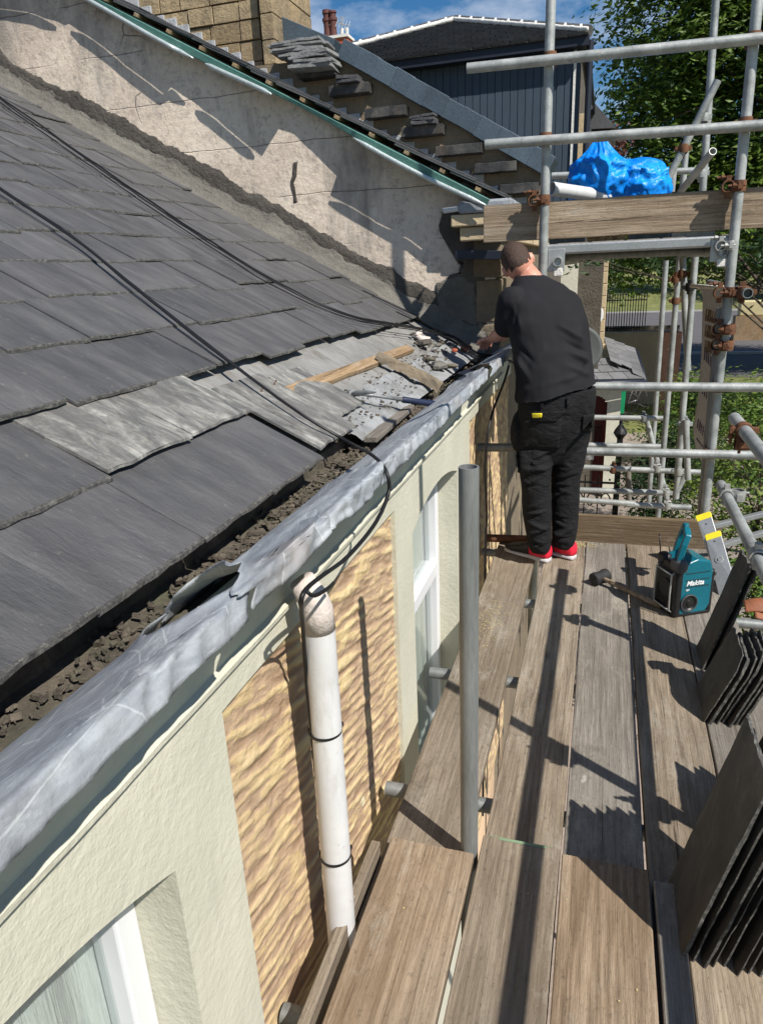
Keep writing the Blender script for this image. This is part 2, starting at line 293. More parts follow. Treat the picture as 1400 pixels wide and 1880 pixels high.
    g.bump(g.noise(240, 3, .7, g.map((1, 1, .3))), .004); MT['hair'] = g.m
    MT['shoe'] = simple('black_shoe', (.02, .02, .021), .6, .3, 12, .001, 60)
    MT['shoe_red'] = simple('red_heel', (.75, .02, .05), .5, .15, 12)
    MT['sole'] = simple('pale_sole', (.52, .50, .50), .7, .2, 12)
    MT['eye'] = simple('eye_white', (.6, .58, .55), .2, .1)
    # plants
    def leaf(name, cs):
        g = G(name); r = g.rnd(); k = g.ramp(r, [(i / (len(cs) - 1), c) for i, c in enumerate(cs)])
        k = g.mix(g.ramp(g.noise(.7, 3, .5), [(.4, 0), (.65, .6)]), k, scale_c(cs[-1], 1.1)); g.col(k); g.rough(.5); g.spec(.35)
        tr = g.n('ShaderNodeBsdfTranslucent'); g.l(k, tr.inputs['Color']); ms = g.n('ShaderNodeMixShader'); ms.inputs[0].default_value = .3
        g.l(g.b.outputs[0], ms.inputs[1]); g.l(tr.outputs[0], ms.inputs[2]); g.l(ms.outputs[0], g.t.nodes['Material Output'].inputs[0]); return g.m
    MT['leaf'] = leaf('tree_leaf', [(.018, .042, .009), (.04, .085, .013), (.075, .135, .018), (.12, .18, .025)])
    MT['leaf_dark'] = leaf('dark_leaf', [(.012, .026, .010), (.02, .045, .013), (.035, .07, .018)])
    MT['leaf_bright'] = leaf('shrub_leaf', [(.03, .075, .014), (.06, .13, .02), (.11, .19, .03), (.17, .22, .04)])
    MT['bark'] = simple('bark', (.09, .07, .05), .95, .4, 5, .02, 20, 0, (2, 2, .4))
    g = G('lawn'); k = g.ramp(g.noise(.5, 8, .7), [(.3, (.07, .095, .022)), (.5, (.145, .155, .045)), (.7, (.22, .21, .075))]); g.col(k); g.rough(.95); g.bump(g.noise(12, 6, .7), .05); MT['grass'] = g.m
build_materials()
# ---------------------------------------------------------------- mesh helpers
X, Y, Z = Vector((1, 0, 0)), Vector((0, 1, 0)), Vector((0, 0, 1))
def V(*a): return Vector(a)
def frame(d):
    d = d.normalized(); a = Z if abs(d.z) < .9 else X
    u = d.cross(a).normalized(); return u, d.cross(u).normalized()
def fbm(p, o=4):
    return noise.fractal(p, .9, 2.1, o)
class MB:
    def __init__(s): s.v = []; s.f = []; s.mi = []
    def add(s, vs, fs, mi=0):
        b = len(s.v); s.v += [Vector(p) for p in vs]; s.f += [tuple(b + i for i in q) for q in fs]; s.mi += [mi] * len(fs); return s
    def box(s, c, sz, rot=None, mi=0):
        c = Vector(c); h = Vector(sz) / 2; rot = rot or Matrix.Identity(3)
        vs = [c + rot @ Vector((x * h.x, y * h.y, z * h.z)) for x in (-1, 1) for y in (-1, 1) for z in (-1, 1)]
        return s.add(vs, [(0, 1, 3, 2), (4, 6, 7, 5), (0, 4, 5, 1), (2, 3, 7, 6), (0, 2, 6, 4), (1, 5, 7, 3)], mi)
    def bx(s, x0, x1, y0, y1, z0, z1, mi=0): return s.box(((x0 + x1) / 2, (y0 + y1) / 2, (z0 + z1) / 2), (x1 - x0, y1 - y0, z1 - z0), None, mi)
    def loft(s, rings, cap=True, mi=0, closed=True):
        b = len(s.v); n = len(rings[0])
        for r in rings: s.v += [Vector(p) for p in r]
        k = n if closed else n - 1
        for i in range(len(rings) - 1):
            for j in range(k):
                q = (j + 1) % n; s.f.append((b + i * n + j, b + i * n + q, b + (i + 1) * n + q, b + (i + 1) * n + j)); s.mi.append(mi)
        if cap:
            s.f.append(tuple(b + j for j in reversed(range(n)))); s.f.append(tuple(b + (len(rings) - 1) * n + j for j in range(n))); s.mi += [mi, mi]
        return s
    def cyl(s, p0, p1, r0, r1=None, n=14, cap=True, mi=0):
        p0, p1 = Vector(p0), Vector(p1); r1 = r0 if r1 is None else r1; u, w_ = frame(p1 - p0)
        return s.loft([[p + (u * math.cos(a) + w_ * math.sin(a)) * r for a in [2 * math.pi * j / n for j in range(n)]] for p, r in ((p0, r0), (p1, r1))], cap, mi)
    def pipe(s, p0, p1, r=.0242, n=18, th=.004, mi=0):
        p0, p1 = Vector(p0), Vector(p1); d = (p1 - p0).normalized(); u, w_ = frame(d); L = (p1 - p0).length
        rs = [(.05, r - th), (0, r - th), (0, r)]; seg = max(1, int(L / .5)); rs += [(L * i / seg, r) for i in range(1, seg)]; rs += [(L, r), (L, r - th), (L - .05, r - th)]
        return s.loft([[p0 + d * t + (u * math.cos(a) + w_ * math.sin(a)) * q for a in [2 * math.pi * j / n for j in range(n)]] for t, q in rs], True, mi)
    def tube(s, pts, r, n=8, cap=True, mi=0):
        pts = [Vector(p) for p in pts]; u = None; rings = []
        for i, p in enumerate(pts):
            d = (pts[min(i + 1, len(pts) - 1)] - pts[max(i - 1, 0)]).normalized()
            if u is None: u = frame(d)[0]
            u = (u - d * u.dot(d)).normalized(); w_ = d.cross(u); q = r[i] if isinstance(r, (list, tuple)) else r
            rings.append([p + (u * math.cos(a) + w_ * math.sin(a)) * q for a in [2 * math.pi * j / n for j in range(n)]])
        return s.loft(rings, cap, mi)
    def grid(s, fn, nu, nv, mi=0):
        b = len(s.v)
        for i in range(nu + 1):
            for j in range(nv + 1): s.v.append(Vector(fn(i / nu, j / nv)))
        for i in range(nu):
            for j in range(nv):
                a = b + i * (nv + 1) + j; s.f.append((a, a + nv + 1, a + nv + 2, a + 1)); s.mi.append(mi)
        return s
    def ell(s, c, r, rot=None, nu=14, nv=10, mi=0):
        c = Vector(c); rot = rot or Matrix.Identity(3); rings = []
        for i in range(1, nv):
            a = math.pi * i / nv
            rings.append([c + rot @ Vector((r[0] * math.sin(a) * math.cos(t), r[1] * math.sin(a) * math.sin(t), -r[2] * math.cos(a))) for t in [2 * math.pi * j / nu for j in range(nu)]])
        return s.loft(rings, True, mi)
    def build(s, name, mats, parent=None, smooth=False, bevel=0, seg=2, local=False):
        me = bpy.data.meshes.new(name)
        off = Vector((0, 0, 0)) if (parent is None or local) else root_loc(parent)
        me.from_pydata([p - off for p in s.v], [], s.f); me.validate(); me.update()
        for m in (mats if isinstance(mats, (list, tuple)) else [mats]): me.materials.append(MT[m] if isinstance(m, str) else m)
        for p, k in zip(me.polygons, s.mi): p.material_index = k
        if smooth: me.polygons.foreach_set('use_smooth', [True] * len(me.polygons))
        o = bpy.data.objects.new(name, me); col.objects.link(o)
        if parent is not None: o.parent = parent
        if smooth == 'auto':
            m = o.modifiers.new('edge', 'EDGE_SPLIT'); m.split_angle = R(40)
        if bevel:
            m = o.modifiers.new('bevel', 'BEVEL'); m.width = bevel; m.segments = seg; m.limit_method = 'ANGLE'; m.angle_limit = R(40)
        return o
def root_loc(o):
    q = Vector((0, 0, 0))
    while o is not None: q += o.location; o = o.parent
    return q
def tag(o, label=None, cat=None, group=None, kind=None):
    for k, v in (('label', label), ('category', cat), ('group', group), ('kind', kind)):
        if v: o[k] = v
    return o
def thing(name, label, cat, loc=(0, 0, 0), group=None):
    o = bpy.data.objects.new(name, None); o.empty_display_size = .1; col.objects.link(o); o.location = loc
    return tag(o, label, cat, group)
def own(mb, name, mats, label, cat, loc=None, group=None, **k):
    """a thing that is one mesh, its origin at loc"""
    if loc is not None:
        loc = Vector(loc); mb.v = [p - loc for p in mb.v]
    o = mb.build(name, mats, **k)
    if loc is not None: o.location = loc
    return tag(o, label, cat, group)

GZ = -3.8
# ---------------------------------------------------------------- ground
def structure(mb, name, m, **k): return tag(mb.build(name, m, **k), kind='structure')
structure(MB().bx(-300, 300, -60, 500, GZ - .6, GZ), 'ground', 'grass')
structure(MB().add([(-30, -6, GZ + .004), (9, -6, GZ + .004), (9, 24, GZ + .004), (-30, 24, GZ + .004)], [(0, 1, 2, 3)]), 'gravel_yard', 'gravel')
structure(MB().add([(-.6, -6, GZ + .008), (2.2, -6, GZ + .008), (2.2, 14.5, GZ + .008), (-.6, 14.5, GZ + .008)], [(0, 1, 2, 3)]), 'path', 'paving')
structure(MB().add([(-30, 36, GZ + .012), (300, 36, GZ + .012), (300, 80, GZ + .012), (-30, 80, GZ + .012)], [(0, 1, 2, 3)]), 'road', 'road')
structure(MB().bx(-30, 300, 44.5, 45, GZ - .1, GZ + .13), 'kerb', 'kerb')
structure(MB().bx(-30, 300, 80, 80.6, GZ - .1, GZ + .13), 'far_kerb', 'kerb')
def bankf(u, v):
    x = -60 + 300 * u; y = 84 + 90 * v; return (x, y, GZ + .05 + 9.5 * (1 - math.cos(math.pi * min(1, v * 1.25))) / 2 + 1.2 * fbm(V(x * .03, y * .05, 2)))
structure(MB().grid(bankf, 60, 24), 'hill', 'grass', smooth=True)

# ---------------------------------------------------------------- our house
WX = -.64
house = thing('terraced_house', 'near terraced house with pale green painted bands, stone panels and dark slate roof', 'house', (-4, 1.5, GZ))
def strip_wall(mb, ys, top, bot, x, mi=0):
    """vertical sheet in plane x between bot(y) and top(y)"""
    n = len(ys)
    vs = [(x, y, bot(y)) for y in ys] + [(x, y, top(y)) for y in ys]
    mb.add(vs, [(i, i + 1, n + i + 1, n + i) for i in range(n - 1)], mi)
def lin(a, b, n): return [a + (b - a) * i / n for i in range(n + 1)]
arch1 = lambda y: .664 + .13 * max(0, 1 - ((y - .207) / .564) ** 2)
arch2 = lambda y: .668 + .075 * max(0, 1 - ((y - 2.78) / .445) ** 2)
BT = .842                       # top of stone panels
XR = WX + .006                  # face of the painted render
wm = MB()
def surround(a, b, o0, o1, arch, sill):
    strip_wall(wm, lin(a, o0, 4), lambda y: 1.0, lambda y: GZ, XR)
    strip_wall(wm, lin(o0, o1, 24), lambda y: 1.0, arch, XR)
    strip_wall(wm, lin(o0, o1, 2), lambda y: sill, lambda y: GZ, XR)
    strip_wall(wm, lin(o1, b, 4), lambda y: 1.0, lambda y: GZ, XR)
    dp = XR - .125
    for y in (o0, o1):                              # jamb reveals
        wm.grid(lambda u, v, y=y: (XR + (dp - XR) * u, y, sill + (arch(y) - sill) * v), 4, 12)
    wm.grid(lambda u, v: (XR + (dp - XR) * u, o0 + (o1 - o0) * v, arch(o0 + (o1 - o0) * v)), 3, 24)
    wm.grid(lambda u, v: (XR + .05 + (dp - XR - .05) * u, o0 + (o1 - o0) * v, sill), 2, 2)
surround(-1.2, .968, -.357, .768, arch1, -1.0)
surround(2.13, 3.54, 2.35, 3.21, arch2, -1.0)
strip_wall(wm, lin(.968, 2.13, 12), lambda y: 1.0, lambda y: BT + .012 * fbm(V(y * 5, 0, 0)), XR)
strip_wall(wm, lin(3.54, 5.25, 12), lambda y: 1.0, lambda y: BT + .012 * fbm(V(y * 5, 0, 0)), XR)
for (y, s) in ((.968, 1), (2.13, -1), (3.54, 1)):       # returns of the render beside the stone panels
    wm.grid(lambda u, v, y=y: (XR - .03 * u, y, GZ + (BT - GZ) * v), 1, 40)
wm.grid(lambda u, v: (XR - .03 * u,   .968 + 1.162 * v, BT), 1, 10)
house_render = wm.build('painted_wall', 'render', house)
sm = MB()
def ridge(y, z):
    a = R(14); s = y * math.cos(a) - z * math.sin(a); t = y * math.sin(a) + z * math.cos(a)
    f_ = .48 + .75 * fbm(V(s * 6.5, t * 34, 3), 3) + .30 * math.sin(2 * math.pi * (t / .034 + .35 * noise.noise(V(s * 2, t * 2, 1)))) * (.5 + noise.noise(V(s * 5, t * 11, 6)))
    return max(0, min(1.1, f_))
def relief(y, z): return .0038 * ridge(y, z) - .004 + .003 * fbm(V(y * 8, z * 8, 1)) + .0016 * fbm(V(y * 40, z * 40, 7))
def panel(y0, y1, ny, nz):
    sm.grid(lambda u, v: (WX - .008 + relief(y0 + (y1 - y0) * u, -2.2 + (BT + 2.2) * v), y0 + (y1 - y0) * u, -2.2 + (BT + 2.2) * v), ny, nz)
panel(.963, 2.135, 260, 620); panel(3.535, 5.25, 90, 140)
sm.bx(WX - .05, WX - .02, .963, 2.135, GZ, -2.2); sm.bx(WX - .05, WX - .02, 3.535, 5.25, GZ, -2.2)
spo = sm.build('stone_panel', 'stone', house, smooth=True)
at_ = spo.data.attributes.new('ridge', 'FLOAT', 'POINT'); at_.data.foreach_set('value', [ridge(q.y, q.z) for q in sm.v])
bk = MB(); bk.bx(-8, -7.8, -1.2, 4.8, GZ, 4.2); bk.bx(-7.8, WX - .16, -1.2, -1.0, GZ, .7)
bk.build('rear_wall', 'brown_render', house)
# cornice under the lead: a small stepped moulding
cm_ = MB()
prof = [(XR - .06, 1.02), (XR - .06, .905), (XR + .001, .910), (XR + .016, .914), (XR + .018, .925), (XR + .003, .932), (XR + .002, 1.02)]
rings = []
for y in lin(-1.2, 4.72, 60): rings.append([(x + .002 * fbm(V(y * 4, z * 20, 0)), y, z + .003 * fbm(V(y * 3, x * 20, 4))) for x, z in prof])
cm_.loft(rings).build('cornice', 'render', house)
# windows
def window(y0, y1, arch, sill, transom):
    fx = XR - .125
    fr = MB()
    def bar(ya, yb, za, zb, d=.05): fr.bx(fx - .03, fx + d - .02, ya, yb, za, zb)
    zt = lambda y: arch(y) - .001
    bar(y0, y0 + .055, sill, zt(y0)); bar(y1 - .055, y1, sill, zt(y1)); bar(y0 + .055, y1 - .055, sill, sill + .06)
    ys = lin(y0 + .055, y1 - .055, 16)
    for a, b in zip(ys, ys[1:]): bar(a, b, zt((a + b) / 2) - .06, zt((a + b) / 2) + .01, .0495)
    bar(y0 + .055, y1 - .055, transom, transom + .07, .052)
    if y1 - y0 > .9: bar((y0 + y1) / 2 - .04, (y0 + y1) / 2 + .04, sill + .06, transom, .0515)
    f = fr.build('window', 'upvc', house, bevel=.006)
    gl = MB(); gl.bx(fx - .012, fx - .006, y0 + .05, y1 - .05, sill + .05, zt((y0 + y1) / 2)); gl.build('pane', 'glass', f)
    cu = MB(); cu.grid(lambda u, v: (fx - .045 + .010 * math.sin(u * 60 + .6 * math.sin(v * 4)), y0 + (y1 - y0) * u, sill + (arch(.5 * (y0 + y1)) - sill) * v), 90, 6)
    cu.build('curtain', 'curtain', f, smooth=True)
    rb = MB(); rb.bx(fx - 1.2, fx - 1.15, y0 - .3, y1 + .3, sill - .3, 1); rb.build('room_wall', 'room', house)
window(-.357, .768, arch1, -1.0, -.42)
window(2.35, 3.21, arch2, -1.0, .151)

# ---------------------------------------------------------------- roof of our house
TH = R(29); RO = V(-.8, 0, 1.05); ES = V(-math.cos(TH), 0, math.sin(TH)); EN = V(math.sin(TH), 0, math.cos(TH))
def roof(s, y, n=0): return RO + ES * s + Y * y + EN * n
def roof_at(px, py, n=0):
    a = at(px, py, 'Y', 1.0); d = (a - CAM); o = RO + EN * n
    t = (o - CAM).dot(EN) / d.dot(EN); q = CAM + d * t
    return (q - RO).dot(ES), q.y
def slate(mb, s, y, wd, L, lift, skew=0, th=.0075, mi=0, n0=.001, rough=.004, chip=None):
    """one slate lying on the roof: tail lifted by lift, head down"""
    nu, nv = 8, 3; VR = (0, .022, .5, 1); seed = random.random() * 50
    def pt(u, v, top):
        yy = y + wd * (u - .5) + skew * (1 - v)
        ss = s + L * v + (rough * fbm(V(u * 9 + seed, seed, 0), 3) * 1.6 if v == 0 else 0) - (chip or 0) * (1 if (v == 0 and u > .8) else 0)
        n = n0 + lift * (1 - v) + (th if top else 0) + .0012 * math.sin(u * 5 + seed)
        if v == 0 and top: n -= th * .35 * random.random(); ss += th * .5
        return roof(ss, yy, n)
    top = [[pt(i / nu, VR[j], 1) for j in range(nv + 1)] for i in range(nu + 1)]; bot = [[pt(i / nu, VR[j], 0) for j in range(nv + 1)] for i in range(nu + 1)]
    vs = [p for r in top for p in r] + [p for r in bot for p in r]; k = nv + 1; o = (nu + 1) * k; fs = []
    for i in range(nu):
        for j in range(nv):
            a = i * k + j; fs.append((a, a + k, a + k + 1, a + 1)); fs.append((o + a, o + a + 1, o + a + k + 1, o + a + k))
        fs.append((i * k, o + i * k, o + (i + 1) * k, (i + 1) * k)); a = i * k + nv; fs.append((a, a + k, o + a + k, o + a))
    for j in range(nv):
        fs.append((j, j + 1, o + j + 1, o + j)); a = nu * k + j; fs.append((a, o + a, o + a + 1, a + 1))
    mb.add(vs, fs, mi)
    if mi == 0:
        for q in range(len(fs)): 
            c_ = fs[q]
            if min(x % k for x in c_) == 0 and max(x % k for x in c_) <= 1: mb.mi[len(mb.mi) - len(fs) + q] = 1
rs = MB(); GA = .252; W_ = .352
for k in range(0, 27):
    s0 = k * GA + (.0 if k else -.004); y = -.70 + (.0 if k % 2 == 0 else W_ / 2) + (random.uniform(-.05, .05) if k > 2 else 0)
    if k == 0: y = .88 - W_ * 5
    if k == 1: y = 1.235 - W_ * 6
    while y < 4.72:
        wd = (W_ if k < 3 else .305) + (random.uniform(-.04, .04) if k > 2 else random.uniform(-.006, .006))
        if y + wd > 4.74: wd = 4.75 - y
        c = y + wd / 2
        skip = (k == 0 and c > 1.95) or (k == 1 and c > 1.25)
        if not skip and wd > .05:
            lift = (.017 if k < 3 else .011) + random.uniform(0, .006) + (.009 if random.random() < .08 else 0)
            j = random.uniform(-.010, .010) - (.03 if (k > 1 and random.random() < .10) else 0)
            if k == 2 and c > 2.9: j -= .05 * min(1, (c - 2.9))
            if k == 2 and 2.0 < c < 2.35: j += .04
            if k == 0: j = 0
            slate(rs, s0 + j, c, wd - .004 - (.006 if random.random() < .2 else 0), .50, lift, random.uniform(-.006, .006), .006 + random.uniform(0, .003), 0)
        y += wd
rs.build('roof_slates', ['slate', 'slate_edge'], house)
ps = MB()
slate(ps, .262, 1.41, .34, .265, .018, .0, .008, n0=.014)
slate(ps, .268, 1.75, .335, .265, .016, .01, .008, n0=.014)
slate(ps, .03, 2.14, .34, .40, .014, .0, .008, n0=.003)
slate(ps, .10, 2.47, .28, .30, .008, -.01, .008)
ps.build('stained_slates', ['slate_pale', 'slate_pale'], house)
# decking and underlay below the slates
dk = MB(); dk.grid(lambda u, v: roof(.05 + 6.95 * u, -1.1 + 5.9 * v, -.012 + .0035 * fbm(V(u * 40, v * 30, 0))), 140, 110)
dk.build('roof_underlay', 'underlay', house, smooth=True)
bt = MB()
s1, y1 = roof_at(400, 768); s2, y2 = roof_at(752, 640)
L = 14
for i in range(L):
    a, b = i / L, (i + 1) / L
rings = []
for i in range(L + 1):
    t = i / L; s = s1 + (s2 - s1) * t; y = y1 + (y2 - y1) * t; wd = .018 + .006 * fbm(V(t * 9, 0, 0)) + .010 * min(1, t * 3)
    rings.append([roof(s - wd, y, -.008), roof(s + wd, y, -.008), roof(s + wd * .9, y, .012 + .003 * fbm(V(t * 14, 2, 0))), roof(s - wd * .9, y, .012 + .003 * fbm(V(t * 14, 5, 0)))])
bt.loft(rings).build('batten', 'batten', house)
# nails left in the batten
for px, py in ((385, 700 + 60), (473, 725), (497, 712)):
    nl = MB(); s, y = roof_at(px, py); nl.cyl(roof(s, y, 0), roof(s - .004, y + .01, .03), .002, n=6); nl.ell(roof(s - .004, y + .01, .031), (.004, .004, .002), nu=8, nv=4)
    nl.build('bent_nail', 'rust', house)
# timber gutter sole showing at the stripped eaves and the lead dressed over it
gs = MB()
def sole(u, v):
    y = 2.28 + 2.35 * u; s = -.02 + (.20) * v; return roof(s, y, -.004 + .006 * fbm(V(y * 7, s * 20, 1)) + .004 * math.sin(v * 9))
gs.grid(sole, 110, 14); gs.build('old_lead_apron', 'old_lead', house, smooth=True)
gb = MB(); gb.box(roof(-.028, 2.62, -.004), (.05, .62, .02), Matrix.Rotation(R(2), 3, 'Z')); gb.build('eaves_board', MT['wood_grey'], house, bevel=.003)
tn = MB()                                            # torn upright piece of old felt
def torn(u, v):
    y = 3.27 + .02 * math.sin(v * 5) + .01 * fbm(V(u * 4, v * 7, 0)); s = -.06 + .34 * v
    return roof(s, y + .07 * u * (1 - .4 * v), .015 + .05 * math.sin(math.pi * u) * (1 - .2 * v) + .012 * fbm(V(u * 5, v * 8, 3)))
tn.grid(torn, 12, 30); tn.build('torn_felt', 'brown_render', house, smooth=True)

# gutter trough and its sides
tr = MB()
tr.grid(lambda u, v: (-.98 + .30 * v, -1.1 + 5.85 * u, .988 - .012 * (1 - abs(2 * v - 1)) + .008 * fbm(V(u * 60, v * 5, 2))), 300, 18)
tr.build('gutter_bed', 'dirt', house, smooth=True)
fa = MB(); fa.bx(-.90, -.875, -1.1, 4.7, .93, 1.03); fa.build('fascia_board', 'dirt', house, bevel=.003)

# lead capping in three lapped sheets with torn ends
LP = [(-.755, .985), (-.74, 1.008), (-.715, 1.028), (-.68, 1.049), (-.64, 1.072), (-.60, 1.094), (-.565, 1.112), (-.540, 1.125), (-.522, 1.134), (-.512, 1.137), (-.506, 1.130), (-.502, 1.112), (-.498, 1.088)]
def leadp(t):
    t = max(0, min(.9999, t)) * (len(LP) - 1); i = int(t); f_ = t - i
    return LP[i][0] * (1 - f_) + LP[i + 1][0] * f_, LP[i][1] * (1 - f_) + LP[i + 1][1] * f_
def lead_sheet(y0, y1, e0, e1, wob, lift0=0, lift1=0, up=0, seed=0):
    mb = MB(); ny = int((y1 - y0) / .012); nv = 40
    def fn(u, v):
        a = y0 + e0(v); b = y1 + e1(v); y = a + (b - a) * u; x, z = leadp(v * (.93 + .07 * (0.5 + .5 * fbm(V(y * 6, seed, 0)))))
        q = min((y - a) / .12, 1) if lift0 else 1; q1 = min((b - y) / .10, 1) if lift1 else 1
        k = fbm(V(y * 3.2 + seed, v * 3, seed), 4); k2 = noise.noise(V(y * 26 + 2 * v, v * 2.2, seed + 4))
        ruck = wob * (.35 + .65 * max(0, fbm(V(y * 1.8, 3, seed)) + .35)); rg_ = (1 - 2 * abs(noise.noise(V(y * 15 + 2.2 * v, v * 1.3, seed + 4)))) - .5; sc_ = noise.noise(V(y * 22, seed, 8)) + .5 * noise.noise(V(y * 55, seed, 2))
        z += .0040 * k * wob + (.0022 * k2 + .0085 * rg_) * ruck * min(1, max(.15, (v - .15) * 2)) + up
        x += .004 * k * wob + ((.004 * k2 + .009 * rg_) * ruck if v > .6 else 0) + (.007 * sc_ * (v - .85) / .15 if v > .85 else 0)
        if v > .9: z += .010 * sc_ * (v - .9) / .1
        z += lift0 * (1 - q) ** 2 * math.sin(math.pi * min(1, v * 1.3)) + lift1 * (1 - q1) ** 2 * math.sin(math.pi * min(1, v * 1.2))
        return (x, y, z)
    mb.grid(fn, ny, nv)
    o = mb.build('lead_capping', 'lead', house, smooth=True)
    m = o.modifiers.new('thick', 'SOLIDIFY'); m.thickness = .0022; m.offset = -1
    return o
j = lambda f_, a, s=0: (lambda v: a * fbm(V(v * f_, s, 0), 4))
def tear_a(v): return .13 * (1 - v) + .02 * fbm(V(v * 8, 1, 0)) - (.17 * math.sin(math.pi * (v - .12) / .56) if .12 < v < .68 else 0) + (-.03 if v < .08 else 0)
def tear_b(v): return .11 * (1 - v) + .03 * fbm(V(v * 7, 5, 0), 3) + (.05 * math.sin(math.pi * (v - .1) / .4) if .1 < v < .5 else 0) - (.05 if .62 < v < .86 else 0)
lead_sheet(-1.1, .865, lambda v: 0, tear_a, 1.5, 0, .020, 0, 1)
lead_sheet(.885, 1.56, tear_b, lambda v: .20 * (1 - v) + .02 * fbm(V(v * 9, 9, 0)), 3.6, .040, .010, .004, 7)
lead_sheet(1.50, 3.18, lambda v: .26 * (1 - v) + .03 * fbm(V(v * 9, 4, 0)) + (.05 if v > .8 else 0), lambda v: .30 * (1 - v) + .05 * fbm(V(v * 7, 8, 0), 3), 2.3, 0, .02, .001, 3)
lead_sheet(3.36, 4.80, lambda v: .42 * (1 - v) + .06 * fbm(V(v * 7, 2, 0), 3), lambda v: 0, 1.5, .03, 0, 0, 12)
# rolled back flap over the far tear
fl = MB(); fl.grid(lambda u, v: (-.76 + .20 * v, 3.55 + .32 * u - .30 * v, 1.03 + .05 * v + .05 * math.sin(math.pi * v) * (1 - .5 * u) + .01 * fbm(V(u * 6, v * 6, 0))), 14, 18)
o = fl.build('curled_lead_flap', 'trim_dark', house, smooth=True); o.modifiers.new('thick', 'SOLIDIFY').thickness = .003
lb = MB(); lb.bx(-.75, -.64, -1.1, 4.75, .93, .99); lb.build('gutter_blocking', 'dirt', house)
random.seed(17)                                       # broken mortar, brick and slate pieces heaped at the far end
for i in range(12):
    y = random.uniform(3.75, 4.62); s = random.uniform(-.02, .34) * (1 if y > 4.1 else .5); r = random.uniform(.018, .05)
    mb = MB(); rot = Matrix.Rotation(random.random() * 6, 3, 'Z') @ Matrix.Rotation(random.uniform(-.5, .5), 3, 'X'); c = roof(s, y, .012 + r * .25); sd_ = random.random() * 40
    mb.ell((0, 0, 0), (r * random.uniform(.8, 1.5), r, r * random.uniform(.25, .6)), rot, 9, 6); mb.v = [c + q * (1 + .55 * noise.noise(q * 30 + V(sd_, 0, 0))) for q in mb.v]
    kind = ['collar', 'cement', 'old_lead', 'terracotta', 'cement_dark', 'dirt'][i % 6]
    own(mb, 'rubble_piece', kind, ['pale mortar', 'grey mortar', 'whitish lead', 'terracotta brick', 'dark mortar', 'brown earthy'][i % 6] + (' fragment nearer the worker in the heap at the gutter end' if i < 6 else ' fragment farther from the hammer, deeper in the gutter end heap'), 'rubble', loc=c, group='rubble fragments at the far gutter end')
# debris in the gutter (uncountable clods)
db = MB(); random.seed(11)
for i in range(2600):
    y = -.4 + 5.1 * random.random() ** .8; dense = 1 if y > 2.1 else .45
    if random.random() > dense: continue
    x = -.775 - abs(random.gauss(0, .045)); r = random.uniform(.002, .009) * (1.25 if y > 2.3 else .9)
    z = .985 + random.uniform(0, .012) * (1.4 if y > 2.3 else .6)
    if y > 3.3: x -= random.random() ** 2 * .16; z += max(0, -.8 - x) * .5
    rot = Matrix.Rotation(random.random() * 6, 3, 'Z') @ Matrix.Rotation(random.random() * 3, 3, 'X')
    db.box((x, y, z), (r * random.uniform(1, 3.2), r * random.uniform(.8, 2), r), rot)
for i in range(260):                                 # grit and mortar crumbs on the stripped strip of roof
    y = random.uniform(2.1, 4.65); s = .02 + abs(random.gauss(0, .10)) + (.12 * random.random() if y > 3.3 else 0); r = random.uniform(.0015, .007) * (1.6 if y > 3.8 else 1)
    db.box(roof(s, y, .004 + r * .4), (r * random.uniform(1, 2.6), r * random.uniform(.8, 2.2), r), Matrix.Rotation(random.random() * 6, 3, 'Z'))
tag(db.build('gutter_debris', 'dirt'), 'brown soil, grit and broken mortar lying along the gutter', 'debris', kind='stuff')
# ---------------------------------------------------------------- downpipe and cables on our house
PX, PY = -.562, 1.262
dp = MB(); pr = .0365
dp.pipe((PX, PY, -.075), (PX + .004, PY, .875), pr, 28, .003)
pv = dp.build('downpipe', 'pipe', house, smooth='auto')
d2 = MB(); d2.pipe((PX - .002, PY, -3.7), (PX, PY, -.076), pr * .93, 24, .003); d2.build('lower_downpipe', 'pipe', house, smooth='auto')
el = MB(); cpts = [V(PX + .004, PY, .865), V(PX + .003, PY, .915), V(PX - .004, PY - .004, .945), V(PX - .022, PY - .01, .985)]
el.tube(cpts, [.0372, .0355, .033, .028], 24); el.build('pipe_collar', 'collar', house, smooth=True)
for z in (.604, .241, -.07):
    tie = MB()
    tie.loft([[V(PX + (pr + q[0]) * math.cos(a), PY + (pr + q[0]) * math.sin(a), z + q[1]) for a in [2 * math.pi * i / 28 for i in range(28)]] for q in ((.0005, -.003), (.003, -.003), (.003, .003), (.0005, .003))], False)
    tie.box((PX + pr * .75, PY + pr * .75, z), (.012, .012, .009))
    tie.build('pipe_tie', 'black', house)

def cable(pts, r, label, wob=0, seed=1, name='cable', group=None, n=6):
    pts = [Vector(p) for p in pts]; out = []
    for i in range(len(pts) - 1):                      # Catmull-Rom
        p0 = pts[max(i - 1, 0)]; p1 = pts[i]; p2 = pts[i + 1]; p3 = pts[min(i + 2, len(pts) - 1)]
        k = max(3, int((p2 - p1).length / .03))
        for j in range(k):
            t = j / k; q = .5 * ((2 * p1) + (p2 - p0) * t + (2 * p0 - 5 * p1 + 4 * p2 - p3) * t * t + (3 * p1 - p0 - 3 * p2 + p3) * t ** 3)
            if wob: q = q + V(0, wob * fbm(V(q.x * 2.2, q.y * 2.2, seed)), .3 * wob * fbm(V(q.x * 4, q.y * 3, seed + 5)))
            out.append(q)
    out.append(pts[-1])
    return own(MB().tube(out, r, n), name, 'cable', label, 'cable', loc=pts[0], group=group, smooth=True)
def rp_(px, py, n=.05): s, y = roof_at(px, py, n); return roof(s, y, n)
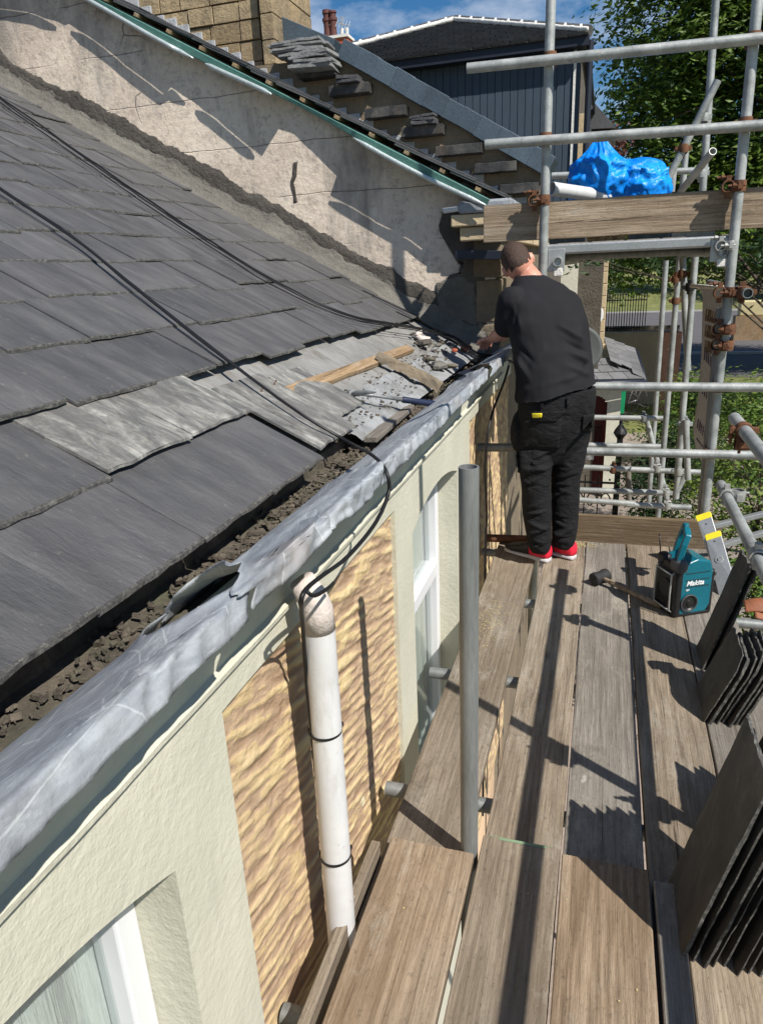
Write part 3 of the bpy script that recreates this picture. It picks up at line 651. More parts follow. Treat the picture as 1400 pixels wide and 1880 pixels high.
line1 = [(-60, 130), (0, 178), (120, 262), (250, 352), (400, 452), (520, 523), (640, 578), (760, 600), (830, 617)]
for i, (dx, dy, r) in enumerate(((0, 0, .0050), (2, 5, .0038), (-2, 9, .0030))):
    pts = [rp_(a + dx, b + dy * (1 if a < 600 else .6), .048 + .004 * i) for a, b in line1]; pts += [V(-.74, 4.40 - .03 * i, 1.09 - .01 * i), V(-.64, 4.56 + .03 * i, 1.05), V(-.54, 4.72, .98)]
    cable(pts, r, ['thickest black cable of the bundle running down the slates to the worker', 'second black cable lying just below the thickest one on the upper roof', 'thin lowest black cable of the bundle crossing the upper slates'][i], .012, i * 3 + 1)
line2 = [(-60, 300), (0, 345), (130, 432), (240, 520), (340, 600), (450, 685), (560, 765), (640, 812)]
for i, (dy, r) in enumerate(((0, .0048), (3, .0040))):
    pts = [rp_(a, b + dy * (1 if a < 500 else .3), .048) for a, b in line2]
    pts += [at(668, 826 + dy * .4, 'Z', 1.135), at(700, 850 + dy * .3, 'X', -.515), at(712, 876, 'X', -.488), at(713, 905, 'X', -.488), at(690, 958, 'X', -.488), at(640, 1020, 'X', -.49), at(590, 1058, 'X', -.50), at(562, 1082, 'X', -.50)]
    if i == 0: pts += [at(552, 1105, 'X', -.50), at(556, 1150, 'X', -.555), at(562, 1240, 'X', -.585), at(580, 1420, 'X', -.585), V(-.585, 1.30, -1.5)]
    else: pts += [at(575, 1095, 'X', -.49), at(600, 1082, 'X', -.49), at(612, 1070, 'X', -.505)]
    cable(pts, r, ['black cable from the slates looping over the lead and down behind the white pipe', 'black cable over the slates ending in a tie round the top of the white pipe'][i], .006, 20 + i * 7)
cable([roof_at_pt for roof_at_pt in (at(935, 665, 'X', -.52), at(925, 700, 'X', -.535), at(900, 770, 'X', -.555), at(890, 850, 'X', -.575), at(893, 950, 'X', -.575), at(890, 1040, 'X', -.58), V(-.58, 3.7, -1.8))], .007,
      'black cable dropping down the stone wall beside the left of the worker', .004, 40)

# ---------------------------------------------------------------- neighbour's house: gable wall, verge, eaves
YG = 4.8
nb = thing('neighbour_house', 'higher neighbouring house with mottled grey rendered gable and green membrane verge', 'house', (-4, 7, GZ))
V0 = V(-.69, YG, 1.974); VS = V(-math.cos(R(28.1)), 0, math.sin(R(28.1))); VN = V(math.sin(R(28.1)), 0, math.cos(R(28.1)))
gw = MB()
def gab(u, v):
    x = -8.6 + (8.6 - .685) * u; zt = 1.974 + (-.69 - x) * math.tan(R(28.1)) - .03; zb = GZ
    z = zb + (zt - zb) * (v if v > 0 else 0); return (x, YG + .006 * fbm(V(x * 1.7, z * 1.7, 3)) + .0025 * fbm(V(x * 8, z * 8, 5)), z)
gw.grid(gab, 150, 130); gw.build('gable_wall', 'gable', nb, smooth=True)
fw = MB(); fw.grid(lambda u, v: (-.686, YG + 3.7 * u, GZ + (1.80 - GZ) * v), 2, 2); fw.build('front_wall', 'brown_render', nb)
def patch(name, mat, outline, n0=.006, wob=.02, seed=0, parent=None, plane_y=YG):
    """irregular skim of cement: outline in photograph pixels on the wall plane, given real thickness"""
    P_ = [at(px, py, 'Y', plane_y) for px, py in outline]; out = []
    for i, a in enumerate(P_):
        b = P_[(i + 1) % len(P_)]; k = max(1, int((b - a).length / .025))
        for q in range(k):
            p = a.lerp(b, q / k); out.append(V(p.x + wob * fbm(V(p.x * 14, p.z * 14, seed)), plane_y, p.z + wob * fbm(V(p.x * 14, p.z * 14, seed + 9))))
    c = sum(out, V(0, 0, 0)) / len(out); mb = MB(); n = len(out); rings = []
    for t, dn in ((1, -.004), (1, n0 * .7), (.94, n0), (.6, n0 * 1.1), (.25, n0 * 1.1)):
        rings.append([V(c.x + (p.x - c.x) * t, plane_y - dn - .003 * fbm(V(p.x * 9 * t, p.z * 9, seed)) * (t < .95), c.z + (p.z - c.z) * t) for p in out])
    mb.loft(rings, True); return mb.build(name, mat, parent, smooth=True)
fil = MB()                                            # mortar fillet along our roof
def fillet(u, v):
    s = -.05 + 4.9 * u; wd = .11 + .04 * fbm(V(s * 2.2, 0, 0)) + .02 * fbm(V(s * 9, 1, 0))
    n = .012 + wd * 1.15 * v; return roof(s, YG - .008 - .075 * (1 - v) ** 1.7 + .006 * fbm(V(s * 8, v * 5, 2)), n + .005 * fbm(V(s * 9, v * 4, 7)))
fil.grid(fillet, 420, 14, 0)
fil.build('mortar_fillet', 'cement', nb, smooth=True)
f2 = MB()
def fil2(u, v):
    s = -.1 + 5.0 * u; hi = .20 + .05 * fbm(V(s * 1.5, 3, 0)) + .022 * fbm(V(s * 7, 6, 0)) + .007 * fbm(V(s * 45, 0, 0)); n = .10 + (hi - .10) * v
    return roof(s, YG - .004 - .008 * (1 - v ** 4) - .003 * fbm(V(s * 7, v * 3, 1)), n)
f2.grid(fil2, 520, 8); f2.build('cement_skirt', 'cement_dark', nb, smooth=True)
patch('cement_patch', 'cement_dark', [(812, 388), (842, 382), (868, 400), (880, 440), (888, 500), (884, 560), (880, 610), (845, 590), (812, 575), (800, 540), (818, 512), (842, 505), (845, 470), (820, 440), (805, 415)], .010, .03, 3, nb)
patch('cement_patch', 'cement', [(800, 518), (838, 506), (872, 520), (876, 596), (840, 588), (806, 570)], .014, .02, 8, nb)
# broken crack hole in the render
patch('spalled_crack', 'cement_dark', [(538, 298), (546, 296), (545, 322), (538, 345), (546, 372), (538, 372), (534, 340)], .004, .012, 5, nb)

# verge: felt overhang (its profile throws the toothed shadow), foil edge, battens, slate edges
def vp(X_, ov, n): t = (-.69 - X_) / math.cos(R(28.1)); return V0 + VS * t + VN * n + V(0, -ov, 0)
prof_ov = [(-.70, .155), (-.85, .152), (-.98, .143), (-1.2, .139), (-1.39, .135), (-1.545, .138), (-1.552, .097), (-1.69, .085), (-1.9, .066), (-2.01, .071), (-2.018, .138), (-2.17, .127), (-2.37, .104), (-2.56, .089), (-2.72, .086), (-2.737, .106), (-2.96, .097), (-3.2, .085), (-3.49, .073), (-3.50, .081), (-3.73, .09), (-3.96, .108), (-4.3, .12), (-4.31, .08), (-5, .09), (-6, .11), (-8.6, .1)]
def ovf(x):
    for (a, p), (b, q) in zip(prof_ov, prof_ov[1:]):
        if b <= x <= a: return 1.1 * (p + (q - p) * (a - x) / (a - b))
    return .1
fe = MB(); xs = [-.70 - .02 * i for i in range(390)]
def fel(u, v):
    x = xs[min(len(xs) - 1, int(u * (len(xs) - 1) + .5))]; ov = ovf(x); sag = .035 + .012 * math.sin(x * 4.1)
    if v < .6: q = v / .6; return vp(x, -.25 + (ov + .25) * q, -.004 - .006 * q * q)
    q = (v - .6) / .4; a = q * 1.5; return vp(x, ov - .004 * q * 2, -.010 - sag * q)
fe.grid(fel, len(xs) - 1, 20); o = fe.build('verge_membrane', 'felt_green', nb, smooth=True); o.modifiers.new('thick', 'SOLIDIFY').thickness = .003
for x0, x1 in ((-.70, -1.53), (-2.06, -2.52), (-2.60, -3.45), (-3.55, -4.6)):
    n = 40
    rings = []
    for i in range(n + 1):
        x = x0 + (x1 - x0) * i / n; q = vp(x, ovf(x) + .006, -.050 - .012 * math.sin(x * 4.1)); r = .013; r *= min(1, .35 + i / 6, .35 + (n - i) / 6)
        rings.append([q + V(0, math.cos(a) * r, math.sin(a) * r * 1.25) for a in [2 * math.pi * j_ / 10 for j_ in range(10)]])
    MB().loft(rings).build('verge_foil_edge', 'foil', nb, smooth=True)
x = -.80
while x > -8.4:
    b_ = MB(); q = vp(x, .06, .012); rm_ = Matrix((VS, Y, VN)).transposed()
    b_.box(q + V(0, .31, 0), (.036, .60, .022), rm_); b_.build('batten', 'batten', nb, bevel=.002); x -= .225
sv = MB(); random.seed(5); t = -.02
while t < 8.8:
    n0 = .032 + .008 * random.random(); L_ = .30 + random.uniform(-.04, .04); ov = .012 + random.uniform(-.012, .014)
    for q in range(2):
        c = V0 + VS * (t + L_ / 2) + VN * (n0 + .011 * q) + V(0, 1.85 - ov + .01 * q, 0)
        sv.box(c, (L_ + .06, 3.75, .009), rm_ @ Matrix.Rotation(R(2.5), 3, 'Y'))
    t += .21
sv.build('roof_slates', 'slate', nb, bevel=.001)
# neighbour's box gutter and cornice at the eaves
nc = MB()
nc.bx(-.95, -.60, YG - .13, YG + 3.7, 1.83, 1.90); nc.bx(-.90, -.63, YG - .10, YG + 3.7, 1.745, 1.826)
nc.build('eaves_cornice', 'quoin', nb, bevel=.008)
nl_ = MB(); nl_.bx(-.90, -.57, YG - .15, YG + 3.7, 1.903, 1.975); nl_.build('eaves_lead', 'lead', nb, bevel=.015)
mb = MB(); mb.tube([V(-1.0, YG - .10, 1.93), V(-.9, YG - .12, 1.935)], .017, 10); mb.build('eaves_stub', 'pipe', nb)
# strips of stone quoins on the neighbour's corner
qs = MB(); random.seed(2)
z = -3.8
while z < 1.7:
    h = .28; qs.bx(-.86 + .1 * random.random(), -.655, YG - .012, YG + .3, z, z + h - .012); z += h
qs.build('corner_stones', 'brown_render', nb, bevel=.01)
# dark ledge with chipped paint under the eaves, left of the worker's head
lg = MB(); lg.box(at(905, 468, 'Y', 4.62), (.42, .30, .05), Matrix.Rotation(R(3), 3, 'Y')); lg.build('dark_ledge', 'trim_dark', nb, bevel=.004)

# ---------------------------------------------------------------- stepped party wall further back with slates on it
YS = 8.5
sw = thing('party_wall', 'brown stepped party wall with blue-grey coping behind the nearer roof', 'wall', (-4, YS + .2, GZ))
a1 = at(505, 120, 'Y', YS); a2 = at(625, 108, 'Y', YS); a3 = at(1000, 322, 'Y', YS)
pts = [V(-9, 0, a1.z + .1), a1 + V(0, 0, .02), a2, a3, V(a3.x + .05, 0, GZ), V(-9, 0, GZ)]
mb = MB(); pl = [(p.x, YS, p.z) for p in pts] + [(p.x, YS + .35, p.z) for p in pts]; n = len(pts)
mb.add(pl, [tuple(range(n)), tuple(reversed(range(n, 2 * n)))] + [(i, n + i, n + (i + 1) % n, (i + 1) % n) for i in range(n)]); mb.build('wall_face', 'brown_render', sw)
cp = MB(); d = (a3 - a2); L_ = d.length; d = d.normalized(); up = V(-d.z, 0, d.x); up = up if up.z > 0 else -up
m3 = Matrix((d, Y, up)).transposed(); k = 12; random.seed(4)
for i in range(k):
    c = a2 + d * (L_ * (i + .5) / k) + up * (.09 + .004 * (i % 2)) + V(0, .16 - .006 * (i % 3), 0)
    cp.box(c, (L_ / k + .03, .50, .19 + .02 * random.random()), m3 @ Matrix.Rotation(R(random.uniform(-1.2, 1.2)), 3, 'Y'))
cp.build('coping', 'coping', sw, bevel=.006)
c2_ = MB(); b1 = at(515, 52, 'Y', 9.3); b2 = at(600, 88, 'Y', 9.3); dd = (b2 - b1).normalized(); u2 = V(-dd.z, 0, dd.x)
c2_.box((b1 + b2) / 2 - V(0, 0, .06), ((b2 - b1).length + .3, .5, .30), Matrix((dd, Y, V(-dd.z, 0, dd.x))).transposed()); c2_.build('coping', 'coping', sw, bevel=.006)
# stepped white flashing where the nearer roof meets this wall
st = MB(); i = 0
for i in range(34):
    x = -.82 - i * .155; z = 1.974 + (-.69 - x) * math.tan(R(28.1)) + .05
    j1, j2 = random.uniform(-.02, .02), random.uniform(-.035, .02); st.bx(x - .085 + j1, x + .088, YS - .02 - .003 * (i % 3), YS + .001, z - .12, z + .10 + j2)
st.build('stepped_flashing', 'lime', sw, bevel=.004)
def slate_pile(cx, cz, wd, n, label, dy=.30, seed=0, tilt=0, ledge=True, lx=0, group='slates stacked on the stepped wall'):
    random.seed(seed); z = cz
    for i in range(n):
        w_i = wd * random.uniform(.86, 1.06); th = .022 + .012 * random.random(); c = V(cx + random.uniform(-.03, .03) * wd / .4, YS - .14, z + th / 2)
        mb = MB(); rings = []; m_ = 10
        for q in range(m_ + 1):
            xx = -w_i / 2 + w_i * q / m_; zz = .006 * fbm(V(xx * 9, seed, i)); k_ = .01 * fbm(V(xx * 7, i, seed))
            rings.append([V(xx, -dy / 2 + k_, zz - th / 2), V(xx, dy / 2, zz - th / 2), V(xx, dy / 2, zz + th / 2), V(xx, -dy / 2 + k_, zz + th / 2)])
        mb.loft(rings); o = mb.build('stacked_slate', 'pile_slate' if n > 3 else 'slate', bevel=.003)
        o.location = c; o.rotation_euler = (R(random.uniform(-2, 2)), tilt + R(random.uniform(-3, 3)), R(random.uniform(-6, 6)))
        pos = 'only' if n == 1 else ('top' if i == n - 1 else 'bottom' if i == 0 else ORD[i] + ' from bottom')
        tag(o, '%s of %s' % (pos, label), 'slate', group); z += th + .003
ORD = ['first', 'second', 'third', 'fourth', 'fifth', 'sixth', 'seventh', 'eighth', 'ninth', 'tenth', 'eleventh', 'twelfth']
q = at(568, 112, 'Y', YS); slate_pile(q.x, q.z, .62, 5, 'left pale pile beside the chimney on the stepped wall', seed=1)
q = at(585, 135, 'Y', YS); slate_pile(q.x + .05, q.z - .02, .47, 5, 'right pale pile on the stepped wall by coping', seed=2, dy=.44)
def ledge(px, py, wd, n=0, label=None, seed=0):
    q = at(px, py, 'Y', YS); mb = MB(); rings = []
    for i in range(9):
        xx = -wd / 2 + wd * i / 8; k_ = .006 * fbm(V(xx * 9, seed, 0))
        rings.append([V(q.x + xx, YS - .17 + k_, q.z - .05 + k_), V(q.x + xx, YS + .01, q.z - .05), V(q.x + xx, YS + .01, q.z + .05), V(q.x + xx, YS - .17 + k_, q.z + .045 + k_)])
    mb.loft(rings).build('slate_ledge', 'slate_dark', sw, bevel=.004)
    if n: slate_pile(q.x + .02, q.z + .05, wd * .62, n, label, .20, seed)
ledge(648, 168, .46, 2, 'small dark pile on the highest slate ledge', 3); ledge(713, 209, .46); ledge(780, 243, .46, 3, 'small dark pile on the middle slate ledge', 5)
ledge(846, 277, .50); ledge(912, 309, .44); ledge(955, 347, .40); ledge(590, 137, .44)
# ---------------------------------------------------------------- sandstone chimney
YC_ = 8.9
ch = thing('chimney', 'large sandstone block chimney stack blackened with soot at the top left', 'chimney', tuple(at(430, 100, 'Y', YC_)))
mb = MB(); random.seed(9); x1_ = at(478, 60, 'Y', YC_).x; x0_ = x1_ - 2.6; z = 2.6; rowi = 0
while z < 5.6:
    h = .19 + .03 * random.random(); x = x1_ - .0
    while x > x0_:
        wd = random.uniform(.25, .46); 
        mb.bx(max(x - wd, x0_) + .008, x - .008, YC_ + random.uniform(-.015, .012), YC_ + .3, z + .008, z + h - .008); x -= wd
    yy = YC_
    z += h
z = 2.6
while z < 5.6:                                        # buttress strip and right return
    h = .24 + .05 * random.random(); a_ = at(480, 60, 'Y', YC_ - .12).x; b_ = at(502, 60, 'Y', YC_ - .12).x
    mb.bx(a_, b_, YC_ - .12, YC_ + .8, z + .006, z + h - .006)
    b2_ = at(527, 60, 'Y', YC_ + .5).x; mb.bx(b_ + .004, b2_, YC_ + .45 + random.uniform(-.01, .02), YC_ + 1.1, z + .006, z + h * .96); z += h
mb.build('chimney_blocks', 'block', ch, bevel=.018)
mb = MB(); mb.bx(x0_ + .02, x1_ - .02, YC_ + .03, YC_ + .8, 2.55, 5.5); mb.build('mortar_core', 'stone_dark', ch)

# ---------------------------------------------------------------- blue-grey boarded building with hipped slate roof
YD = 12
db_ = thing('boarded_building', 'blue-grey vertically boarded building under a hipped slate roof with white mortar hips', 'building', (-2.4, YD + 2, GZ))
ea = at(610, 118, 'Y', YD); eb = at(1071, 72, 'Y', YD); ap = at(832, 40, 'Y', YD + 1.7)
xl, xr = ea.x - 1.6, eb.x; ze = eb.z - .02; zl = ze
mb = MB(); random.seed(6); x = xl
while x < xr - .12:
    wd = .112; mb.bx(x, x + wd - .010, YD - .004 * (random.random()), YD + .03, 2.2, ze - .02); x += wd
mb.bx(xl, xr - .13, YD + .012, YD + .05, 2.2, ze - .02)
mb.build('board_cladding', 'clad', db_, bevel=.003)
mb = MB(); mb.bx(xl, xr - .02, YD + .05, YD + 4.6, 2.45, ze - .01); mb.bx(xl, xr - .45, YD + .06, YD + 4.5, GZ, 2.45); mb.build('side_wall', 'stone_dark', db_)
mb = MB(); mb.bx(xr - .125, xr - .085, YD - .03, YD + .03, 2.3, ze - .1); mb.build('white_corner_trim', 'mortar_white', db_, bevel=.003)
mb = MB(); mb.bx(xr - .06, xr + .06, YD + .06, YD + .3, 2.3, ze - .9); mb.build('corner_stone', 'quoin', db_, bevel=.006)
mb = MB(); mb.bx(xl - .1, xr + .05, YD - .20, YD - .17, ze - .10, ze + .03); mb.bx(xl - .1, xr + .05, YD - .17, YD, ze - .10, ze - .075); mb.bx(xr + .05, xr + .08, YD - .20, YD + 5, ze - .10, ze + .03)
mb.cyl((xr + .10, YD - .1, ze - .02), (xr + .10, YD - .1, 2.35), .045, n=12)
mb.build('fascia', 'trim_dark', db_, bevel=.003)
# hip roof: courses of slates on the front slope
E0 = V(xl - .15, YD - .24, ze + .03); E1 = V(xr + .07, YD - .24, ze + .03); AP = ap
mb = MB(); nr = 20
for r_ in range(nr):
    t0, t1 = r_ / nr, (r_ + 1) / nr; A = E0.lerp(AP, t0); B = E1.lerp(AP, t0); C_ = E1.lerp(AP, t1); D = E0.lerp(AP, t1); nrm = (E1 - E0).cross(AP - E0).normalized()
    nsl = max(1, int((B - A).length / .26))
    for i in range(nsl):
        u0, u1 = i / nsl, (i + .965) / nsl; lf = .022 + random.uniform(0, .014)
        q = [A.lerp(B, u0) + nrm * lf, A.lerp(B, u1) + nrm * lf, D.lerp(C_, u1) + nrm * .002, D.lerp(C_, u0) + nrm * .002, A.lerp(B, u0) - nrm * .004, A.lerp(B, u1) - nrm * .004]
        mb.add(q, [(0, 1, 2, 3), (4, 5, 1, 0)])
mb.add([E0 - V(0, 0, .012), E1 - V(0, 0, .012), AP - V(0, 0, .012)], [(0, 1, 2)]); mb.add([E1, V(xr + .07, YD + 5, ze + .03), AP + V(0, 1.2, 0), AP], [(0, 1, 2, 3)])
mb.add([E0, AP, AP + V(0, 1.2, 0), V(xl - .15, YD + 5, ze + .03)], [(0, 1, 2, 3)])
mb.build('roof_slates', 'slate', db_)
mb = MB()
for A, B in ((E1, AP), (E0, AP)):
    d = (B - A); n = int(d.length / .30); rings = []
    for i in range(n * 6 + 1):
        q = A + d * (i / (n * 6)) + V(0, -.03, .035 + .008 * fbm(V(i * .4, 1, 0))); r = .034 + .008 * fbm(V(i * .9, 0, 0))
        rings.append([q + V(0, math.cos(a) * r, math.sin(a) * r) for a in [2 * math.pi * k / 7 for k in range(7)]])
    mb.loft(rings)
    for i in range(n):
        q = A + d * ((i + .5) / n) + V(0, .0, .06); dn = d.normalized()
        mb.tube([q - V(0, .05, .03), q + V(.0, .05, .035), q + V(.02, .20, .045)], [.028, .026, .02], 7)
mb.build('hip_mortar', 'mortar_white', db_, smooth=True)
mb = MB()
for A, B in ((E1, AP), (E0, AP)):
    d = (B - A); n = int(d.length / .30)
    for i in range(n):
        q0, q1 = A + d * (i / n), A + d * ((i + .93) / n); mb.cyl(q0 + V(0, .10, .045), q1 + V(0, .10, .045), .085, .085, 10)
mb.build('hip_tiles', 'slate', db_, smooth='auto')
# small gabled roof and dark wing right of it
mb = MB(); q0 = at(1080, 176, 'Y', 17); q1 = at(1131, 234, 'Y', 17); q2 = at(1085, 236, 'Y', 17)
sg = thing('distant_house', 'dark slated roof slope just right of the boarded building', 'house', (q2.x, 17.5, GZ))
mb.add([q0, q1, q2, q0 + V(-.4, 2.5, .2), q1 + V(0, 2.5, 0), q2 + V(0, 2.5, 0)], [(0, 2, 1), (0, 1, 4, 3), (3, 4, 5), (1, 2, 5, 4), (0, 3, 5, 2)]); mb.build('roof', 'slate', sg)
mb = MB(); mb.bx(q2.x - .3, q1.x - .1, 17.1, 19, GZ, q1.z - .02); mb.build('wall', 'stone_dark', sg)
q = at(1122, 262, 'Y', 22); rc = thing('red_shrub', 'reddish brown shrub rising behind the blue rubble bags', 'shrub', tuple(q))
mb = MB(); random.seed(31)
for i in range(420):
    p = q + V(random.gauss(0, .22), random.gauss(0, .3), random.gauss(0, .20)); a = V(*[random.gauss(0, 1) for _ in range(3)]).normalized() * .05; b = V(*[random.gauss(0, 1) for _ in range(3)]).normalized() * .05; mb.add([p - a, p - b, p + a, p + b], [(0, 1, 2, 3)])
mb.build('leaves', 'pot_dark', rc); MB().cyl(q + V(0, 0, -.2), V(q.x, q.y, GZ), .05, .09, 8).build('stem', 'bark', rc)
# red brick chimney and aerial far away
YR = 26
q = at(600, 75, 'Y', YR); rch = thing('brick_chimney', 'small red brick chimney with dark clay pots on the skyline', 'chimney', (q.x, YR, 6))
mb = MB(); mb.bx(q.x - .2, q.x + .72, YR, YR + .6, 5.5, q.z + .05); mb.build('brick_stack', 'terracotta', rch, bevel=.01)
mb = MB(); mb.bx(q.x - .24, q.x + .76, YR - .05, YR + .65, q.z + .05, q.z + .13); mb.build('stack_cap', 'mortar_white', rch)
for dx, hh in ((-.08, .85), (.14, .8)):
    b = V(q.x + dx, YR + .3, q.z + .13); mb = MB(); rings = []
    for z_, r_ in ((0, .13), (.1, .12), (.3, .11), (.5, .12), (.52, .15), (.6, .15), (.62, .11), (.72, .11), (.74, .14), (hh, .13)): rings.append([b + V(math.cos(a) * r_, math.sin(a) * r_, z_) for a in [math.pi * k / 6 for k in range(12)]])
    mb.loft(rings).build('chimney_pot', 'pot_dark', rch)
for dx in (.45, .62): MB().cyl(V(q.x + dx, YR + .3, q.z + .13), V(q.x + dx, YR + .3, q.z + .38), .05, .06, 10).build('chimney_pot', 'mortar_white', rch)
mb = MB(); b = at(625, 88, 'Y', YR + .3); t_ = at(628, 30, 'Y', YR + .3); mb.cyl(b, t_, .018, n=6); c = at(618, 42, 'Y', YR + .3); d = V(.8, 0, -.22).normalized()
for s in range(9):
    pz = c + d * (s * .11 - .45); mb.cyl(pz + V(-.02, -.1, -.10 - .006 * s), pz + V(.02, .1, .10 + .006 * s), .008, n=5)
mb.cyl(c - d * .5, c + d * .5, .014, n=6); mb.cyl(c + V(.2, 0, -.3), c + V(.12, .0, .15), .01, n=5); mb.cyl(c + V(-.25, 0, .12), c + V(.3, 0, .15), .008, n=5)
own(mb, 'tv_aerial', 'tube', 'thin metal television aerial standing beside the far brick chimney', 'aerial', loc=b)
# ---------------------------------------------------------------- scaffold boards we stand on
def board(x0, x1, y0, y1, z, label, mat='wood', th=.038, yaw=0, skew0=0, skew1=0, group='scaffold boards of the deck', end=None, seed=0):
    """x0..x1 at y0; skew shifts the far end"""
    mb = MB(); n = max(8, int((y1 - y0) / .12)); rings = []
    for i in range(n + 1):
        t = i / n; y = y0 + (y1 - y0) * t; sx = skew0 + (skew1 - skew0) * t; wv = .0025 * fbm(V(y * 2, seed, 0)); a = x0 + sx + wv; b = x1 + sx + .0025 * fbm(V(y * 2.3, seed + 5, 0))
        if i in (0, n): y += 0
        zc = z + .0015 * fbm(V(y, seed, 3))
        ye = .006 * fbm(V(seed, 1, t)) 
        rings.append([V(a, y + ye, zc - th), V(b, y - ye, zc - th), V(b, y - ye, zc - .003), V(b - .003, y - ye, zc), V((a + b) / 2, y, zc - .001), V(a + .003, y + ye, zc), V(a, y + ye, zc - .003)])
    mb.loft(rings); o = own(mb, 'scaffold_board', mat, label, 'scaffold board', loc=((x0 + x1) / 2, (y0 + y1) / 2, z - th), group=group)
    return o
GP = 'scaffold boards of the deck'
board(-.530, -.302, 1.30, 4.12, 0, 'long weathered board nearest the house wall, under the worker\'s left shoe', 'wood', skew0=0, skew1=-.008, seed=1)
b = board(-.254, -.036, .2, 4.12, 0, 'second long board from the wall, brown, with the shadow of a rail along it', 'wood', seed=2)
board(-.030, .190, .2, 4.12, 0, 'grey cracked long board in the middle of the deck under the mallet head', 'wood_grey', seed=3)
board(.199, .428, .2, 4.12, 0, 'long board carrying the radio, right of the see-through slot', 'wood', seed=4)
board(.434, .66, .2, 4.12, 0, 'outermost long board under the feet of the leaning slates', 'wood_grey', seed=5)
board(-.508, -.268, .1, 1.545, .042, 'short overlapping near board with an orange edge, ending at the steel stub pole', 'wood_warm', seed=6)
ov = board(-.252, -.037, .1, 1.62, .042, 'short overlapping near board with a green painted end', 'wood', seed=7)
board(-.030, .196, .1, 1.605, .042, 'short overlapping near board with a reddish worn face and sooty end', 'wood_warm', seed=8)
gp = MB(); gp.bx(-.205, -.075, 1.612, 1.6215, .0425, .0429); gp.bx(-.235, -.060, 1.6205, 1.6225, .018, .0425); o = gp.build('painted_end', 'paint_green'); o.parent = ov; o.location = -ov.location
board(.206, .270, .1, 1.57, .046, 'narrow grey timber strip on edge beside the near slate pile', 'wood_grey', th=.045, seed=9, group='loose timbers on the deck')
board(.276, .50, .1, 1.42, .030, 'pale board end under the near slate pile', 'wood_pale', th=.028, seed=10, group='loose timbers on the deck')
# edge board on its side against the wall, lower left
eb_ = MB(); rings = []
for i in range(14):
    t = i / 13; y = -.2 + 1.72 * t; zt = .040 + .006 * t; wv = .002 * fbm(V(y * 3, 2, 0)); rings.append([V(-.560 + wv, y, -.18), V(-.534 + wv, y, -.18), V(-.534 + wv, y, zt), V(-.560 + wv, y, zt)])
own(eb_.loft(rings), 'scaffold_board', 'wood', 'board set on edge between the deck and the white downpipe', 'scaffold board', loc=(-.54, .6, 0), bevel=.003)
tb = MB(); q0 = at(1045, 944, 'Y', 4.14).z; tb.bx(-.36, .70, 4.135, 4.172, -.03, q0); own(tb, 'toe_board', 'wood_x', 'brown toe board standing across the far end of our deck', 'toe board', loc=(.2, 4.15, -.03), bevel=.004)
tb = MB(); rings = []
for i in range(24):
    t = i / 23; x = -.672 + 2.1 * t; zz = .002 * fbm(V(x * 3, 0, 0)); rings.append([V(x, 4.205, 1.716 + zz), V(x, 4.243, 1.716 + zz), V(x, 4.243, 1.906 + zz), V(x, 4.205, 1.906 + zz)])
own(tb.loft(rings), 'toe_board', 'wood_pale_x', 'pale high toe board in front of the blue rubble bags', 'toe board', loc=(.3, 4.22, 1.72), bevel=.004)
# straw coloured crumbs on the first board and chips about the deck
random.seed(21); mb = MB()
for i in range(420):
    x = -.44 + random.gauss(0, .045); y = 3.0 + random.gauss(0, .12); r = random.uniform(.0008, .0024)
    if i > 250: x = random.uniform(-.5, .6); y = random.uniform(.9, 4.05); r *= .8
    mb.box((x, y, .0015 + (.042 if y < 1.5 and x < .19 else 0)), (r * 2, r * random.uniform(1, 3), r * .8), Matrix.Rotation(random.random() * 6, 3, 'Z'))
for i in range(160):
    mb.box((-.10 + random.gauss(0, .07), 4.06 + random.gauss(0, .03), .003), (random.uniform(.002, .008), random.uniform(.002, .007), .003), Matrix.Rotation(random.random() * 6, 3, 'Z'))
tag(mb.build('dust_and_chips', 'straw'), 'pale crumbs, chips and sawdust scattered on the deck boards', 'debris', kind='stuff')

# ---------------------------------------------------------------- scaffold
sc = thing('scaffold', 'near tube scaffold of grey tubes and rusted couplers round our deck', 'scaffold', (.3, 2.5, GZ))
def tube(name, p0, p1, m='tube', r=.0242, parent=None): return MB().pipe(p0, p1, r).build(name, m, parent or sc, smooth='auto')
def coupler(p, da, db, parent=None, m='rust', s=1.0):
    """two clamped collars, hinge block, bolts and nuts where tube da meets tube db"""
    p = Vector(p); da = Vector(da).normalized(); db = Vector(db).normalized(); mb = MB()
    off = da.cross(db).normalized()
    for c, d in ((p, da), (p + off * .05 * s, db)):
        u, w_ = frame(d)
        mb.loft([[c + d * (t * s) + (u * math.cos(a) + w_ * math.sin(a)) * r * s for a in [2 * math.pi * k / 14 for k in range(14)]] for t, r in ((-.026, .0245), (-.026, .0305), (-.010, .0325), (.010, .0325), (.026, .0305), (.026, .0245))], False)
        e = d.cross(off).normalized()
        for sg_ in (1, -1):
            mb.box(c + e * .036 * s * sg_, (.03 * s, .03 * s, .022 * s), Matrix((d, e, off)).transposed())
        mb.cyl(c + e * .044 * s - off * .02 * s, c + e * .044 * s + off * .055 * s, .006 * s, n=8); mb.cyl(c + e * .044 * s + off * .02 * s, c + e * .044 * s + off * .034 * s, .0125 * s, n=6)
    mb.box(p + off * .025 * s, (.04 * s, .04 * s, .018 * s), Matrix((da, db, off)).transposed())
    return mb.build('coupler', m, parent or sc, smooth='auto')
U1, U2 = V(-.342, 4.15, 0), V(.60, 4.15, 0)
